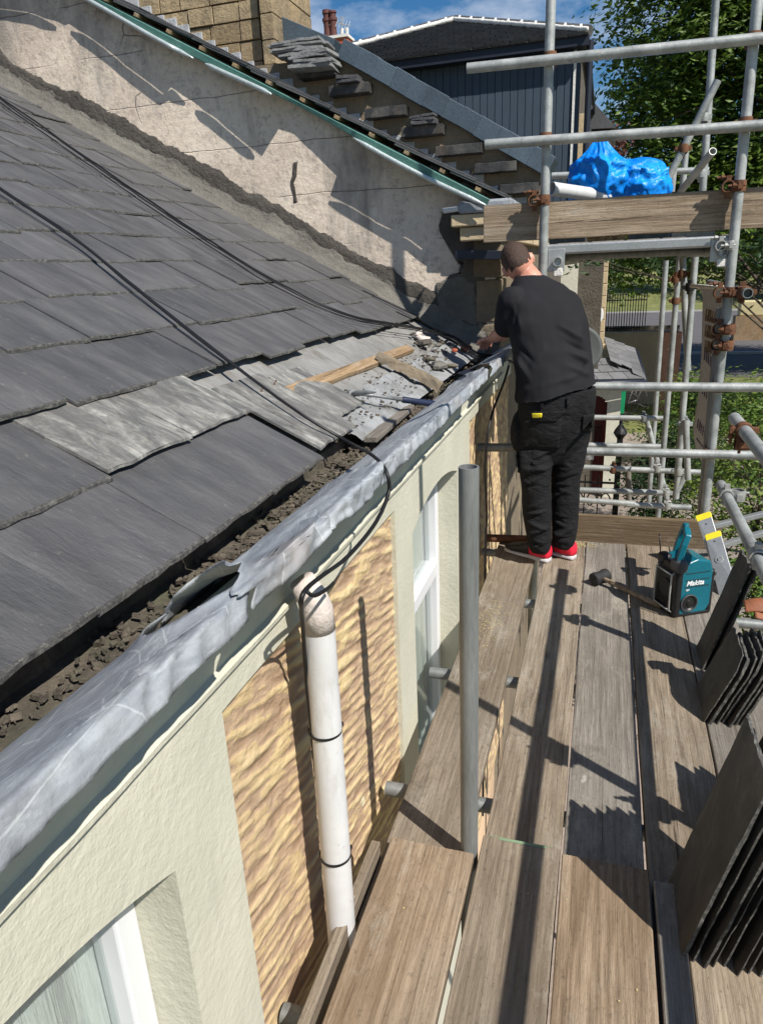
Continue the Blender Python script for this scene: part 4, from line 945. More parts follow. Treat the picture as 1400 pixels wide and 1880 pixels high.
tube('standard', (-.336, 4.15, 3.4), (-.346, 4.15, GZ)); tube('standard', (.578, 4.15, 3.4), (.605, 4.15, 1.12)); tube('standard', (.602, 4.17, 1.30), (.632, 4.16, GZ))
tube('standard', (.585, 4.225, 1.33), (.60, 4.215, .1), 'tube_dark')
for (px, py) in ((1338, 604), (1334, 634)):
    q = at(px, py, 'Y', 4.12); coupler(q, Z, V(.3, 1, .0), m='rust')
def rail(px0, py0, px1, py1, y, name='ledger', m='tube', ext=0):
    a, b = at(px0, py0, 'Y', y), at(px1, py1, 'Y', y); b = b + (b - a).normalized() * ext; return tube(name, a, b, m), a, b
for args in ((857, 125, 1400, 69, 4.10), (890, 265, 1400, 229, 4.10), (1030, 709, 1400, 711, 4.10), (1010, 827, 1400, 836, 4.10)):
    o, a, b = rail(*args, ext=.7)
for px, py, ux in ((1009, 106, 0), (1001, 254, 0), (1383, 70, 1), (1367, 226, 1), (1319, 710, 1), (1304, 832, 1)):
    q = at(px, py, 'Y', 4.15); coupler(q, Z, X)
q = at(998, 367, 'Y', 4.15); coupler(q, Z, Y, m='rust'); q = at(1356, 341, 'Y', 4.15); coupler(q, Z, Y)
q = at(1340, 536, 'Y', 4.15); coupler(q, Z, Y); tube('putlog', (q.x + .055, 3.98, q.z), (q.x + .075, 5.6, q.z), 'tube_dark'); coupler(V(q.x + .05, 4.12, q.z), X, Z, m='rust')
q = at(1340, 450, 'Y', 4.15); coupler(q, Z, Y, m='zinc', s=.9)
# stub standard through the near deck, guard rails on the right and the transoms under the boards
tube('standard', (-.282, 1.565, 1.159), (-.290, 1.575, GZ), 'tube_dark')
tube('ledger', (.592, 3.66, .525), (.592, -.6, .53)); tube('ledger', (.545, 3.23, .945), (.545, -.6, .945))
coupler(V(.592, 2.72, .53), Y, Z, m='zinc'); coupler(V(.592, 3.48, .53), Y, Z, m='zinc'); coupler(V(.545, 3.00, .945), Y, X)
for y in (1.06, 1.86, 2.60, 3.35, 4.0): tube('transom', (-.640 + (.02 if y == 1.86 else 0), y, -.066), (1.1, y, -.066), 'tube_dark')
tube('standard', (.69, 1.64, 3.1), (.66, 1.64, GZ)); tube('standard', (.67, 2.66, 1.0), (.67, 2.66, GZ)); tube('standard', (.66, -.5, 2.2), (.66, -.5, GZ))
coupler(V(.65, 1.64, .95), Z, Y); coupler(V(.66, 2.66, .93), Z, Y); coupler(V(.65, 1.64, .55), Z, Y)
q = at(890, 822, 'Y', 3.9); tube('putlog', (q.x - .12, 3.9, q.z), (q.x + .5, 3.95, q.z), 'tube_dark')
q = at(905, 1018, 'Y', 4.0); tube('putlog', (-.62, 4.02, .02), (-.34, 4.02, .03), 'rust')
# high platform beyond: aluminium beams, plates, boards seen from below
pf = thing('high_platform', 'high platform of aluminium beams and boards above the worker\'s right shoulder', 'scaffold platform', (.13, 5.2, 1.6))
mb = MB(); a = at(1005, 458, 'Y', 4.18); b = at(1338, 437, 'Y', 4.18)
mb.bx(a.x - .01, b.x + .01, 4.165, 4.20, a.z - .028, a.z + .026); mb.build('front_beam', 'alu', pf, bevel=.010)
for px, py in ((1020, 480), (1321, 461)):
    q = at(px, py, 'Y', 4.155); mb = MB(); mb.bx(q.x - .045, q.x + .045, 4.160, 4.168, q.z - .05, q.z + .065); mb.build('end_plate', 'alu', pf, bevel=.003)
    MB().pipe((q.x + .01, 4.13, q.z), (q.x + .02, 6.4, q.z), .0242).build('side_tube', 'tube', pf, smooth='auto')
    mb = MB(); mb.bx(q.x - .01, q.x + .035, 4.142, 4.166, q.z - .075, q.z - .035); mb.build('latch', 'mortar_white', pf, bevel=.004)
for i in range(5):
    x = -.27 + .178 * i; mb = MB(); mb.bx(x, x + .165, 4.21, 6.6, 1.655 + .004 * (i % 2), 1.693); mb.build('platform_board', 'wood_grey', pf, bevel=.003)
for y in (4.75, 5.35, 5.95): MB().pipe((-.33, y, 1.625), (.66, y, 1.622), .0242).build('platform_bearer', 'tube_dark', pf, smooth='auto')
for i, (p0, p1, m_) in enumerate((((1008, 442), (1072, 438), 'coping'), ((1077, 440), (1148, 436), 'batten'), ((1154, 436), (1226, 431), 'coping'), ((1232, 432), (1312, 426), 'lime'))):
    a = at(*p0, 'Y', 4.26); b = at(*p1, 'Y', 4.26); mb = MB(); n = 14; rings = []
    for k in range(n + 1):
        q = a.lerp(b, k / n); e = .006 * fbm(V(q.x * 30, i, 0)); rings.append([V(q.x, 4.25 + e, q.z - .016 + e), V(q.x, 4.5, q.z - .016), V(q.x, 4.5, q.z + .017), V(q.x, 4.25 + e, q.z + .014 + e)])
    mb.loft(rings); own(mb, 'stone_slab', m_, ['dark stone slab end nearest the upright under the pale toe board', 'yellow stone slab end under the pale toe board', 'dark slab end right of the yellow one under the toe board', 'long pale slab end at the right under the toe board'][i], 'slab', loc=a, group='slab ends under the high toe board')

# ---------------------------------------------------------------- second scaffold further along the street
s2 = thing('scaffold', 'farther tube scaffold beyond the deck end with thin tubes before the bushes', 'scaffold', (.8, 6.8, GZ))
def t2(px0, py0, px1, py1, y, m='tube', name='brace', y1=None, r=.0242):
    a = at(px0, py0, 'Y', y); b = at(px1, py1, 'Y', y if y1 is None else y1); tube(name, a, b, m, r, s2); return a, b
t2(1316, -40, 1289, 352, 5.9, name='standard'); t2(1262, 230, 1252, 350, 6.6, name='standard'); t2(1317, 147, 1222, 335, 5.6, name='brace'); t2(1308, 277, 1248, 352, 5.4, name='brace', y1=5.9)
t2(1012, 322, 1300, 312, 6.4, name='ledger'); t2(1236, 310, 1232, 352, 6.3, name='standard')
t2(1222, 478, 1190, 925, 7.4, name='standard'); t2(1247, 470, 1207, 950, 6.7, name='standard'); t2(1252, 470, 1262, 680, 6.0, name='brace'); t2(1276, 465, 1240, 915, 5.9, name='standard'); 
t2(1258, 770, 1262, 880, 5.8, name='standard'); t2(1240, 905, 1258, 870, 5.9); t2(1186, 770, 1226, 925, 6.9, name='brace')
for a in ((1075, 766, 1216, 768, 6.8), (1070, 817, 1212, 820, 6.3), (1050, 857, 1285, 867, 6.2), (1050, 899, 1228, 905, 6.1), (1150, 926, 1268, 932, 6.0), (1050, 917, 1165, 925, 6.0)): t2(*a, name='ledger')
t2(1152, 850, 1154, 930, 6.3, 'wood_grey', 'standard')
def c2(px, py, y, a=Z, b=X, m='rust', s=1): coupler(at(px, py, 'Y', y), a, b, s2, m, s)
c2(1254, 272, 5.6); c2(1291, 215, 5.85, m='tube'); c2(1287, 318, 5.9, m='tube'); c2(1240, 512, 6.65); c2(1252, 503, 5.95); c2(1266, 527, 5.85, m='black'); c2(1240, 552, 6.7); c2(1258, 778, 5.85, m='tube')
c2(1206, 860, 6.2, m='zinc'); c2(1125, 862, 6.2); c2(1245, 866, 5.9, m='zinc'); c2(1225, 928, 6.0, m='zinc'); c2(1181, 768, 6.8, m='tube_dark'); c2(1222, 905, 6.1, m='zinc')
# banner hung on the far scaffold
bn = thing('banner', 'tall pale grey banner with an emblem and slanting dark lettering on the scaffold', 'banner', tuple(at(1305, 700, 'Y', 4.9)))
def ban(px, py):
    # a plane turned away: left edge farther than right edge
    t = (1338 - px) / 90.; return at(px, py, 'Y', 4.55 + .9 * max(-.5, min(1.4, t)))
BL = [(1284, 528, 1330, 528), (1290, 545, 1331, 556), (1288, 640, 1325, 655), (1283, 720, 1320, 735), (1272, 790, 1312, 815), (1278, 830, 1308, 862), (1290, 852, 1304, 868)]
def banf(u, v):
    k = v * (len(BL) - 1); i = min(int(k), len(BL) - 2); f_ = k - i
    r = [BL[i][q] * (1 - f_) + BL[i + 1][q] * f_ for q in range(4)]
    return r[0] + (r[2] - r[0]) * u, r[1] + (r[3] - r[1]) * u
mb = MB(); mb.grid(lambda u, v: ban(*banf(u, v)) + V(0, .012 * math.sin(u * 5 + v * 3) + .006 * fbm(V(u * 4, v * 9, 0)), 0), 14, 60)
o = mb.build('banner_sheet', 'banner', bn, smooth=True); o.modifiers.new('t', 'SOLIDIFY').thickness = .002
mb = MB(); mb.tube([ban(1268, 524), ban(1310, 527), ban(1333, 528)], .012, 8); mb.build('banner_hem', 'mortar_white', bn, smooth=True)
def mark(u0, v0, u1, v1, wd, m_, mb):
    a = ban(*banf(u0, v0)); b = ban(*banf(u1, v1)); a.y -= .028; b.y -= .028; d = (b - a).normalized(); s = d.cross(Y).normalized() * wd
    mb.add([a - s, a + s, b + s, b - s], [(0, 1, 2, 3)])
mb = MB(); random.seed(8)
for i in range(5):
    cu = .10 + .10 * i
    for q in range(3): mark(cu, .20 + .05 * q + .02 * abs(i - 2), cu + .04, .235 + .05 * q, .006, 0, mb); mark(cu + .05, .20 + .05 * q, cu, .24 + .05 * q, .004, 0, mb)
mb.build('emblem', 'ink_gold', bn)
mb = MB()
for v0, n, hh, sl_ in ((.325, 8, .04, .05), (.45, 7, .045, .05), (.60, 9, .04, .06), (.69, 11, .02, .10)):
    for i in range(n):
        u = .12 + .8 * i / n; mark(u, v0 + sl_ * u, u, v0 + sl_ * u + hh, .004, 0, mb); 
        if i % 2: mark(u, v0 + sl_ * u + hh * .5, u + .05, v0 + sl_ * u + hh * .5, .003, 0, mb)
mb.build('lettering', 'ink', bn)
# blue rubble bags and white pipe on the high platform
def bag(px, py, y, rx, ry, rz, label, seed, neck):
    c = at(px, py, 'Y', y); mb = MB(); random.seed(seed); nu, nv = 96, 64
    def fn(u, v):
        a = 2 * math.pi * u; t = math.pi * v; d = V(math.sin(t) * math.cos(a), math.sin(t) * math.sin(a), math.cos(t))
        lump = 1 + .17 * fbm(d * 1.5 + V(seed, 0, 0)) + .11 * (1 - 2 * abs(noise.noise(d * 2.6 + V(0, seed, 0)))) + .035 * (1 - 2 * abs(noise.noise(V(d.x * 7, d.y * 7, d.z * 4) + V(seed, 3, 0))))
        zz = d.z * rz; k = 1
        if d.z > .55 and neck: k = 1 - .75 * ((d.z - .55) / .45) ** .6; zz += neck * ((d.z - .55) / .45)
        if d.z < -.62: zz = -.62 * rz + (d.z + .62) * .05
        k *= (1 + (.10 * math.sin(a * 11 + 4 * noise.noise(d * 3)) if d.z > .4 and neck else 0))
        return c + V(d.x * rx * k * lump, d.y * ry * k * lump, zz * (lump if d.z < .5 else 1))
    mb.grid(fn, nu, nv); return own(mb, 'rubble_bag', 'poly', label, 'rubble bag', loc=c, group='blue rubble bags on the platform', smooth=True)
bag(1098, 330, 4.75, .165, .17, .185, 'left bright blue rubble bag with knotted top, bulging higher', 1, .07)
bag(1172, 342, 4.80, .165, .16, .155, 'right lower and darker blue rubble bag', 5, .0)
a = at(1012, 346, 'Y', 4.40); b = at(1150, 366, 'Y', 4.75); own(MB().pipe(a, b + (b - a) * .3, .036, 24, .004), 'plastic_pipe', 'pipe', 'white plastic pipe lying on the high platform by the blue bags', 'pipe', loc=a, smooth='auto')
# ---------------------------------------------------------------- slates standing on the deck
def leaning(y0, y1, xb, xt, H, n, step, label, group, seed, lf=.0, th=.009, zb=0, cut=0, twist=0, dx=0):
    """slates on their short edge y0..y1, foot at xb, head leaning to xt at height H"""
    random.seed(seed)
    for i in range(n):
        Lr = H * random.uniform(.93, 1.03) if i else H; wv = random.uniform(-.012, .012) if i else 0; a = math.atan2(xt - xb, H)
        c = V(xb + step * i, (y0 + y1) / 2 + wv + dx * i, zb + .001); wd = (y1 - y0) * (random.uniform(.94, 1.05) if i else 1); L_ = math.hypot(xt - xb, Lr)
        mb = MB(); nu, nv = 12, 16; sd = random.random() * 90; thi = th * random.uniform(.7, 1.35)
        def pt(u, v, k):
            e = .0035 * fbm(V(u * 6 + sd, v * 7, sd)); edge = min(u, 1 - u, v, 1 - v)
            yy = wd * (u - .5) * (1 + .012 * fbm(V(v * 8, sd, 0)) * (1 if u in (0, 1) else 0)) + (.0025 * fbm(V(v * 23 + sd, sd, 1)) if u in (0, 1) else 0)
            if cut and v > .8: yy *= 1 - cut * (v - .8) / .2 * (1 if u < .5 else .2)
            zz = L_ * v + (.008 * fbm(V(u * 20, sd, 4)) if v == 1 else 0)
            t = (thi / 2 * (1 + .3 * noise.noise(V(u * 3, v * 5, sd))) - (.002 if edge == 0 else 0)) * (1 if k else -1)
            return V(t + e * .5, yy, max(0, zz))
        A = [[pt(p / nu, q / nv, 1) for q in range(nv + 1)] for p in range(nu + 1)]; B = [[pt(p / nu, q / nv, 0) for q in range(nv + 1)] for p in range(nu + 1)]
        vs = [p for r in A for p in r] + [p for r in B for p in r]; k = nv + 1; o_ = (nu + 1) * k
        for p in range(nu):
            for q in range(nv):
                s = p * k + q; mb.f += [(s, s + 1, s + k + 1, s + k), (o_ + s, o_ + s + k, o_ + s + k + 1, o_ + s + 1)]; mb.mi += [0, 0]
            s = p * k; mb.f += [(s, s + k, o_ + s + k, o_ + s), (s + nv, o_ + s + nv, o_ + s + k + nv, s + k + nv)]; mb.mi += [1, 1]
        for q in range(nv):
            s = q; mb.f += [(s, o_ + s, o_ + s + 1, s + 1), (nu * k + s, nu * k + s + 1, o_ + nu * k + s + 1, o_ + nu * k + s)]; mb.mi += [1, 1]
        mb.v = vs
        o = mb.build('roofing_slate', ['slate_dark', 'slate_edge']); o.location = c; o.rotation_euler = (R(random.uniform(-.8, .8)), a, R(twist + (random.uniform(-1.5, 1.5) if i else 0)))
        which = 'front slate facing the deck, first' if i == 0 else ('rearmost slate' if i == n - 1 else ORD[i] + ' slate back')
        tag(o, which + ' ' + label, 'slate', group)
leaning(1.358, 1.612, .250, .382, .55, 9, .0235, 'in the tall nearest pile at lower right', 'slates in the nearest leaning pile', 2, cut=.0)
leaning(2.39, 2.63, .424, .528, .275, 7, .021, 'in the short middle pile at right', 'slates in the middle leaning pile', 4, th=.011, cut=.25)
leaning(2.76, 2.95, .462, .585, .462, 2, .024, 'in the farthest pile beside the radio', 'slates in the far leaning pile', 6, th=.010)
leaning(1.72, 1.95, .50, .60, .40, 4, .022, 'in the shaded pile between the big and middle piles', 'slates in the shaded leaning pile', 9)
# orange-brown thing behind the slates
mb = MB(); c = at(1385, 1118, 'Y', 2.55)
mb.grid(lambda u, v: c + V(-.03 + .10 * u, .05 - .05 * v, .012 * math.sin(3 * u) + .01 * math.sin(v * 3 + u) - .02 * v), 14, 10); mb.grid(lambda u, v: c + V(.0 + .08 * u, .03 - .05 * v, -.02 - .02 * u + .01 * math.sin(4 * v)), 10, 8)
o = own(mb, 'work_glove', 'orange', 'orange-brown leather scrap tucked behind the slates at the right edge', 'glove', loc=c, smooth=True); o.modifiers.new('t', 'SOLIDIFY').thickness = .006

# ---------------------------------------------------------------- site radio
ra = thing('site_radio', 'teal and black site radio with carrying handle standing on the deck', 'radio', (.42, 3.30, 0))
e1 = V(.873, .487, 0); e2 = V(-.487, .873, 0); O_ = V(.385, 3.205, 0)      # e1 along the teal face, e2 back
def rb(a0, a1, b0, b1, z0, z1, mb):
    c = O_ + e1 * ((a0 + a1) / 2) + e2 * ((b0 + b1) / 2) + Z * ((z0 + z1) / 2); mb.box(c, (a1 - a0, b1 - b0, z1 - z0), Matrix((e1, e2, Z)).transposed()); return mb
rp2 = lambda a, b, z: O_ + e1 * a + e2 * b + Z * z
mb = MB(); out = [(.022, .012), (.165, .012), (.185, .05), (.185, .215), (.168, .268), (.10, .285), (.022, .262)]
mb.loft([[rp2(a, b, z) for a, z in out] for b in (.0, .155)]); mb.build('body', 'teal', ra, bevel=.008, seg=3)
mb = MB(); rb(-.004, .03, -.006, .162, .0, .262, mb); mb.build('side_guard', 'black', ra, bevel=.012, seg=3)
mb = MB(); rb(.172, .198, .0, .16, .0, .22, mb); mb.build('side_guard', 'black', ra, bevel=.012, seg=3)
mb = MB(); rb(.0, .19, .0, .155, -.0, .016, mb); mb.build('foot', 'black', ra, bevel=.004)
mb = MB(); rb(-.012, .045, -.02, .06, .225, .29, mb); mb.build('corner_bumper', 'grey_plastic', ra, bevel=.022, seg=4)
mb = MB(); rb(-.012, .045, .10, .165, .225, .28, mb); mb.build('corner_bumper', 'black', ra, bevel=.022, seg=4)
mb = MB(); mb.cyl(rp2(.196, .02, .20), rp2(.206, .02, .20), .018, n=16); mb.build('knob', 'grey_plastic', ra, bevel=.002)
# handle: a slab with a hole, standing up over the left side
mb = MB(); hp = [rp2(.012, .02, .27), rp2(.030, .018, .36), rp2(.045, .02, .395), rp2(.062, .055, .412), rp2(.09, .10, .412), rp2(.105, .13, .395), rp2(.098, .145, .34), rp2(.085, .15, .27)]
u_ = []
def sect(p, d, wv, hv):
    s = d.cross(Y).normalized(); return [p + s * x_ + V(0, 0, 0) + e1.cross(Z) * 0 + d.cross(s) * y_ for x_, y_ in ((-wv, -hv), (wv, -hv), (wv, hv), (-wv, hv))]
for i, p in enumerate(hp): d = (hp[min(i + 1, len(hp) - 1)] - hp[max(i - 1, 0)]).normalized(); u_.append(sect(p, d, .014, .018))
mb.loft(u_).build('handle', 'teal', ra, bevel=.006, seg=3)
mb = MB()
for zr in (.03, .22):
    pass
for bb in (.015, .135): mb.tube([rp2(-.004, bb, .225), rp2(-.020, bb, .215), rp2(-.022, bb, .12), rp2(-.020, bb, .035), rp2(-.004, bb, .025)], .0042, 8)
mb.tube([rp2(-.020, .015, .215), rp2(-.020, .135, .215)], .0042, 8); mb.tube([rp2(-.020, .015, .035), rp2(-.020, .135, .035)], .0042, 8)
mb.build('wire_guard', 'zinc', ra, smooth=True)
mb = MB(); mb.cyl(rp2(-.005, .075, .13), rp2(-.010, .075, .13), .045, n=24); rb(-.007, .0, .04, .11, .185, .22, mb)
for k in range(6): rb(-.009, .0, .02, .14, .05 + .014 * k, .056 + .014 * k, mb)
mb.build('side_speaker', 'rubber', ra, bevel=.001)
mb = MB(); c = rp2(.070, -.001, .070); nrm = -e2
def ring(c, nrm, prof_, n=32):
    u, w_ = frame(nrm); return [[c + nrm * h + (u * math.cos(a) + w_ * math.sin(a)) * r for a in [2 * math.pi * k / n for k in range(n)]] for r, h in prof_]
mb.loft(ring(c, nrm, [(.043, -.004), (.043, .006), (.036, .007), (.030, .001), (.015, .003), (.012, .008), (.004, .009)])); mb.build('speaker', 'black', ra, smooth='auto')
mb = MB(); mb.loft(ring(c, nrm, [(.0435, .0035), (.0435, .0075), (.0395, .0082), (.038, .0045)]), False); mb.build('speaker_ring', 'grey_plastic', ra, smooth=True)
for k in range(3):
    z = .215 - .034 * k; mb = MB(); mb.box(rp2(.105, -.0015, z + .004), (.125, .003, .0012), Matrix((e1, e2, Z)).transposed()); mb.build('panel_line', 'rubber', ra)
mb = MB(); mb.cyl(rp2(.005, .15, .26), rp2(-.004, .16, .36), .0028, n=8); mb.ell(rp2(-.004, .16, .36), (.004, .004, .006)); mb.build('antenna', 'black', ra, smooth=True)
def lettering(body, size, org, ex, ez, mat_, parent, shear=0, depth=.0008, name='lettering'):
    cu = bpy.data.curves.new('lettering_curve', 'FONT'); cu.body = body; cu.size = size; cu.extrude = depth; cu.shear = shear; cu.offset = size * .02; cu.align_x = 'LEFT'
    t = bpy.data.objects.new('lettering_src', cu); col.objects.link(t); dg = bpy.context.evaluated_depsgraph_get(); me = bpy.data.meshes.new_from_object(t.evaluated_get(dg)); bpy.data.objects.remove(t)
    nrm = Vector(ex).cross(Vector(ez)).normalized(); m = Matrix((Vector(ex), Vector(ez), nrm)).transposed().to_4x4(); m.translation = Vector(org) - root_loc(parent); me.transform(m)
    me.materials.clear(); me.materials.append(MT[mat_]); o = bpy.data.objects.new(name, me); col.objects.link(o); o.parent = parent; return o
lettering('Makita', .034, rp2(.047, -.0022, .158), e1, Z, 'white_print', ra, .3)
lettering('18V', .012, rp2(.047, -.0022, .132), e1, Z, 'white_print', ra)

# ---------------------------------------------------------------- rubber mallet
ml = thing('rubber_mallet', 'black rubber mallet with wooden handle lying on the deck boards', 'mallet', (.10, 3.50, 0))
h0 = V(.052, 3.530, .036); h1 = V(.335, 3.285, .016); hd = (h1 - h0).normalized(); ax = Z.cross(hd).normalized()
mb = MB(); c = h0; A0, A1 = c - ax * .052, c + ax * .052
mb.loft([[q + (hd * math.cos(a) + Z * math.sin(a)) * r for a in [2 * math.pi * k / 24 for k in range(24)]] for q, r in ((A0, .029), (A0 + ax * .004, .033), (c - ax * .03, .034), (c - ax * .016, .0305), (c + ax * .016, .0305), (c + ax * .03, .034), (A1 - ax * .004, .033), (A1, .029))]); mb.build('mallet_head', 'rubber', ml, smooth='auto')
mb = MB(); mb.tube([h0, h0.lerp(h1, .15), h0.lerp(h1, .4), h0.lerp(h1, .75), h1], [.0105, .0115, .0135, .0150, .0135], 14); mb.build('handle', MT['wood_warm'], ml, smooth=True)

# ---------------------------------------------------------------- double ladder with yellow caps
la = thing('extension_ladder', 'pale aluminium double ladder with yellow stile caps at the deck edge', 'ladder', (.62, 3.8, 0))
def stile(tl, tr, bl, br, label=None):
    """channel section stile given by its four face corners"""
    mb = MB(); tl, tr, bl, br = map(Vector, (tl, tr, bl, br)); nrm = (tr - tl).cross(bl - tl).normalized(); nrm = nrm if nrm.y < 0 else -nrm
    mb.loft([[a, b, b - nrm * .026, a - nrm * .026] for a, b in ((tl, tr), (bl, br))]); mb.build('stile', 'alu', la, bevel=.003)
    d = (bl - tl).normalized(); mb = MB(); mb.loft([[a + nrm * .002, b + nrm * .002, b - nrm * .028, a - nrm * .028] for a, b in ((tl - d * .012 + (tr - tl) * .08, tr - d * .012 - (tr - tl) * .08), (tl - d * .006 - (tr - tl) * .02, tr - d * .006 + (tr - tl) * .02), (tl + d * .022, tr + d * .022))]); mb.build('cap', 'yellow', la, bevel=.002)
    for t in (.44,):
        c = (tl + tr) / 2 * (1 - t) + (bl + br) / 2 * t + nrm * .0005
        mb = MB(); mb.loft(ring(c, nrm, [(.019, -.002), (.019, .0035), (.015, .004), (.0135, -.0), (.0132, -.012)], 24), False); mb.build('rung_socket', 'zinc', la, smooth='auto'); MB().cyl(c - nrm * .001, c + nrm * .0012, .0128, n=20).build('socket_hole', 'black', la)
    c = (tl + tr) / 2 * .88 + (bl + br) / 2 * .12; MB().cyl(c, c + nrm * .002, .004, n=10).build('rivet', 'rubber', la)
    return nrm
Ya = 3.84; A = [at(1277, 951, 'Y', Ya), at(1304, 942, 'Y', Ya), at(1322, 1090, 'Y', Ya - .26), at(1345, 1075, 'Y', Ya - .26)]; stile(*A)
Yb = 3.72; B = [at(1294, 986, 'Y', Yb), at(1322, 977, 'Y', Yb), at(1319, 1096, 'Y', Yb - .22), at(1352, 1080, 'Y', Yb - .22)]; stile(*B)
for (px, py, qx, qy, y) in ((1308, 968, 1345, 957, Ya + .01), (1328, 1003, 1362, 990, Yb + .01)):
    a = at(px - 8, py, 'Y', y); b = at(qx, qy, 'Y', y + .02); d = (b - a).normalized(); mb = MB(); u, w_ = frame(d)
    mb.loft([[p + u * x_ + w_ * y_ for x_, y_ in ((-.017, -.013), (.017, -.013), (.017, .013), (-.017, .013))] for p in (a, b + d * .28)]); mb.build('rung', 'alu', la, bevel=.003)

# ---------------------------------------------------------------- claw hammer on the gutter
hm = thing('hammer', 'steel hammer with blue rubber grip lying across the stripped gutter', 'hammer', tuple(at(720, 735, 'Z', 1.05)))
s, y = roof_at(655, 722, .03); H0 = roof(s, y, .03); H1 = at(800, 742, 'Z', 1.052)
d = (H1 - H0).normalized(); sd = Z.cross(d).normalized(); 
mb = MB(); mb.tube([H0 + d * .01, H0.lerp(H1, .3), H0.lerp(H1, .56)], [.008, .007, .009], 10); mb.build('shaft', 'tube_dark', hm, smooth=True)
mb = MB(); mb.tube([H0.lerp(H1, .54), H0.lerp(H1, .57), H0.lerp(H1, .75), H0.lerp(H1, .93), H1], [.008, .0135, .0125, .0145, .012], 14); mb.build('grip', simple('blue_rubber_grip', (.010, .018, .05), .55, .3, 20, .001, 90), hm, smooth=True)
up_ = (V(-.25, -.2, 1)).normalized(); mb = MB()
c = H0; f_ = (sd + V(0, 0, -.2)).normalized()
mb.tube([c + f_ * .062, c + f_ * .034], [.019, .019], 16); mb.tube([c + f_ * .034, c + f_ * .012, c - f_ * .012], [.010, .0105, .0135], 14)
mb.tube([c - f_ * .010, c - f_ * .04 + d * .004, c - f_ * .075 + d * .016, c - f_ * .098 + d * .03], [.013, .0105, .007, .003], 10)
mb.build('hammer_head', 'tube_dark', hm, smooth='auto')

# ---------------------------------------------------------------- worker
wk = thing('person', 'man in black t-shirt and black work trousers leaning over the gutter, seen from behind', 'person', (-.28, 3.75, 0))
def A_(px, py, y): return at(px, py, 'Y', y)
FD = V(-.5, .866, 0).normalized(); SD = V(.866, .5, 0).normalized()
def oring(c, a, b, n=28, sq=2.4, tilt=None, s=None, f=None):
    s = s or SD; f = f or FD; r = []
    for k in range(n):
        t = 2 * math.pi * k / n; ct, st = math.cos(t), math.sin(t)
        r.append(c + s * (a * abs(ct) ** (2 / sq) * (1 if ct > 0 else -1)) + f * (b * abs(st) ** (2 / sq) * (1 if st > 0 else -1)))
    return r
def limb(mb, pts, rs, n=16):
    mb.tube(pts, rs, n)
    for p, r in zip(pts, rs): mb.ell(p, (r, r, r), nu=12, nv=8)
def organic(mb, vox, it=6, fn=None):
    """weld overlapping closed shapes into one continuous skin"""
    me = bpy.data.meshes.new('tmp'); me.from_pydata(mb.v, [], mb.f); o = bpy.data.objects.new('tmp', me); col.objects.link(o)
    m = o.modifiers.new('r', 'REMESH'); m.mode = 'VOXEL'; m.voxel_size = vox; m = o.modifiers.new('s', 'SMOOTH'); m.factor = .5; m.iterations = it
    dg = bpy.context.evaluated_depsgraph_get(); me2 = bpy.data.meshes.new_from_object(o.evaluated_get(dg)); bpy.data.objects.remove(o)
    out = MB(); nrm = [v.normal.copy() for v in me2.vertices]
    out.v = [v.co.copy() for v in me2.vertices]; out.f = [tuple(p.vertices) for p in me2.polygons]; out.mi = [0] * len(out.f)
    if fn: out.v = [p + n * fn(p, n) for p, n in zip(out.v, nrm)]
    return out, nrm
T = [A_(1020, 728, 3.76), A_(1018, 690, 3.77), A_(1012, 640, 3.80), A_(1003, 590, 3.84), A_(996, 552, 3.88), A_(985, 522, 3.92), A_(972, 506, 3.94)]
NECK0 = A_(975, 515, 3.95); HC = A_(949, 482, 4.00)
S_ = V(.88, .14, .44).normalized(); F_ = V(-.28, .84, -.46); F_ = (F_ - S_ * F_.dot(S_)).normalized(); U_ = S_.cross(F_).normalized()
HM = Matrix((S_, F_, U_)).transposed()
shL = A_(940, 553, 3.80); elL = A_(927, 606, 3.84); wrL = A_(905, 620, 4.08); haL = A_(893, 624, 4.17)
shR = A_(1038, 556, 3.98); elR = A_(1035, 625, 4.22); wrR = A_(960, 632, 4.36); haR = A_(935, 640, 4.42)
hipL = A_(982, 790, 3.74); knL = A_(982, 882, 3.72); anL = A_(990, 1004, 3.735)
hipR = A_(1046, 785, 3.84); knR = A_(1038, 880, 3.84); anR = A_(1034, 998, 3.84)
# body under the clothes with head, arms and hands
bd = MB()
bd.loft([oring(c, a * .88, b * .86) for c, a, b in zip(T, (.19, .185, .19, .20, .19, .13, .06), (.14, .135, .135, .13, .11, .085, .055))])
for j_ in ((hipL, knL, anL), (hipR, knR, anR)): limb(bd, [j_[0] + V(0, 0, .06), j_[0], j_[1], j_[1].lerp(j_[2], .35), j_[2]], [.085, .08, .055, .052, .036])
limb(bd, [NECK0, NECK0.lerp(HC, .5), HC - U_ * .03 - F_ * .02], [.060, .056, .056])
bd.ell(HC, (.0735, .094, .105), HM, 24, 18); bd.ell(HC - U_ * .055 + F_ * .03, (.055, .062, .062), HM, 20, 14); bd.ell(HC - F_ * .03 - U_ * .02, (.068, .07, .075), HM, 20, 14)
bd.ell(HC + F_ * .098 - U_ * .022, (.013, .018, .026), HM, 12, 8); bd.ell(HC + F_ * .080 + U_ * .018, (.045, .016, .012), HM, 12, 8); bd.ell(HC + F_ * .082 - U_ * .085, (.024, .018, .018), HM, 12, 8)
bd.ell(HC + F_ * .088 - U_ * .060, (.022, .010, .006), HM, 12, 8)
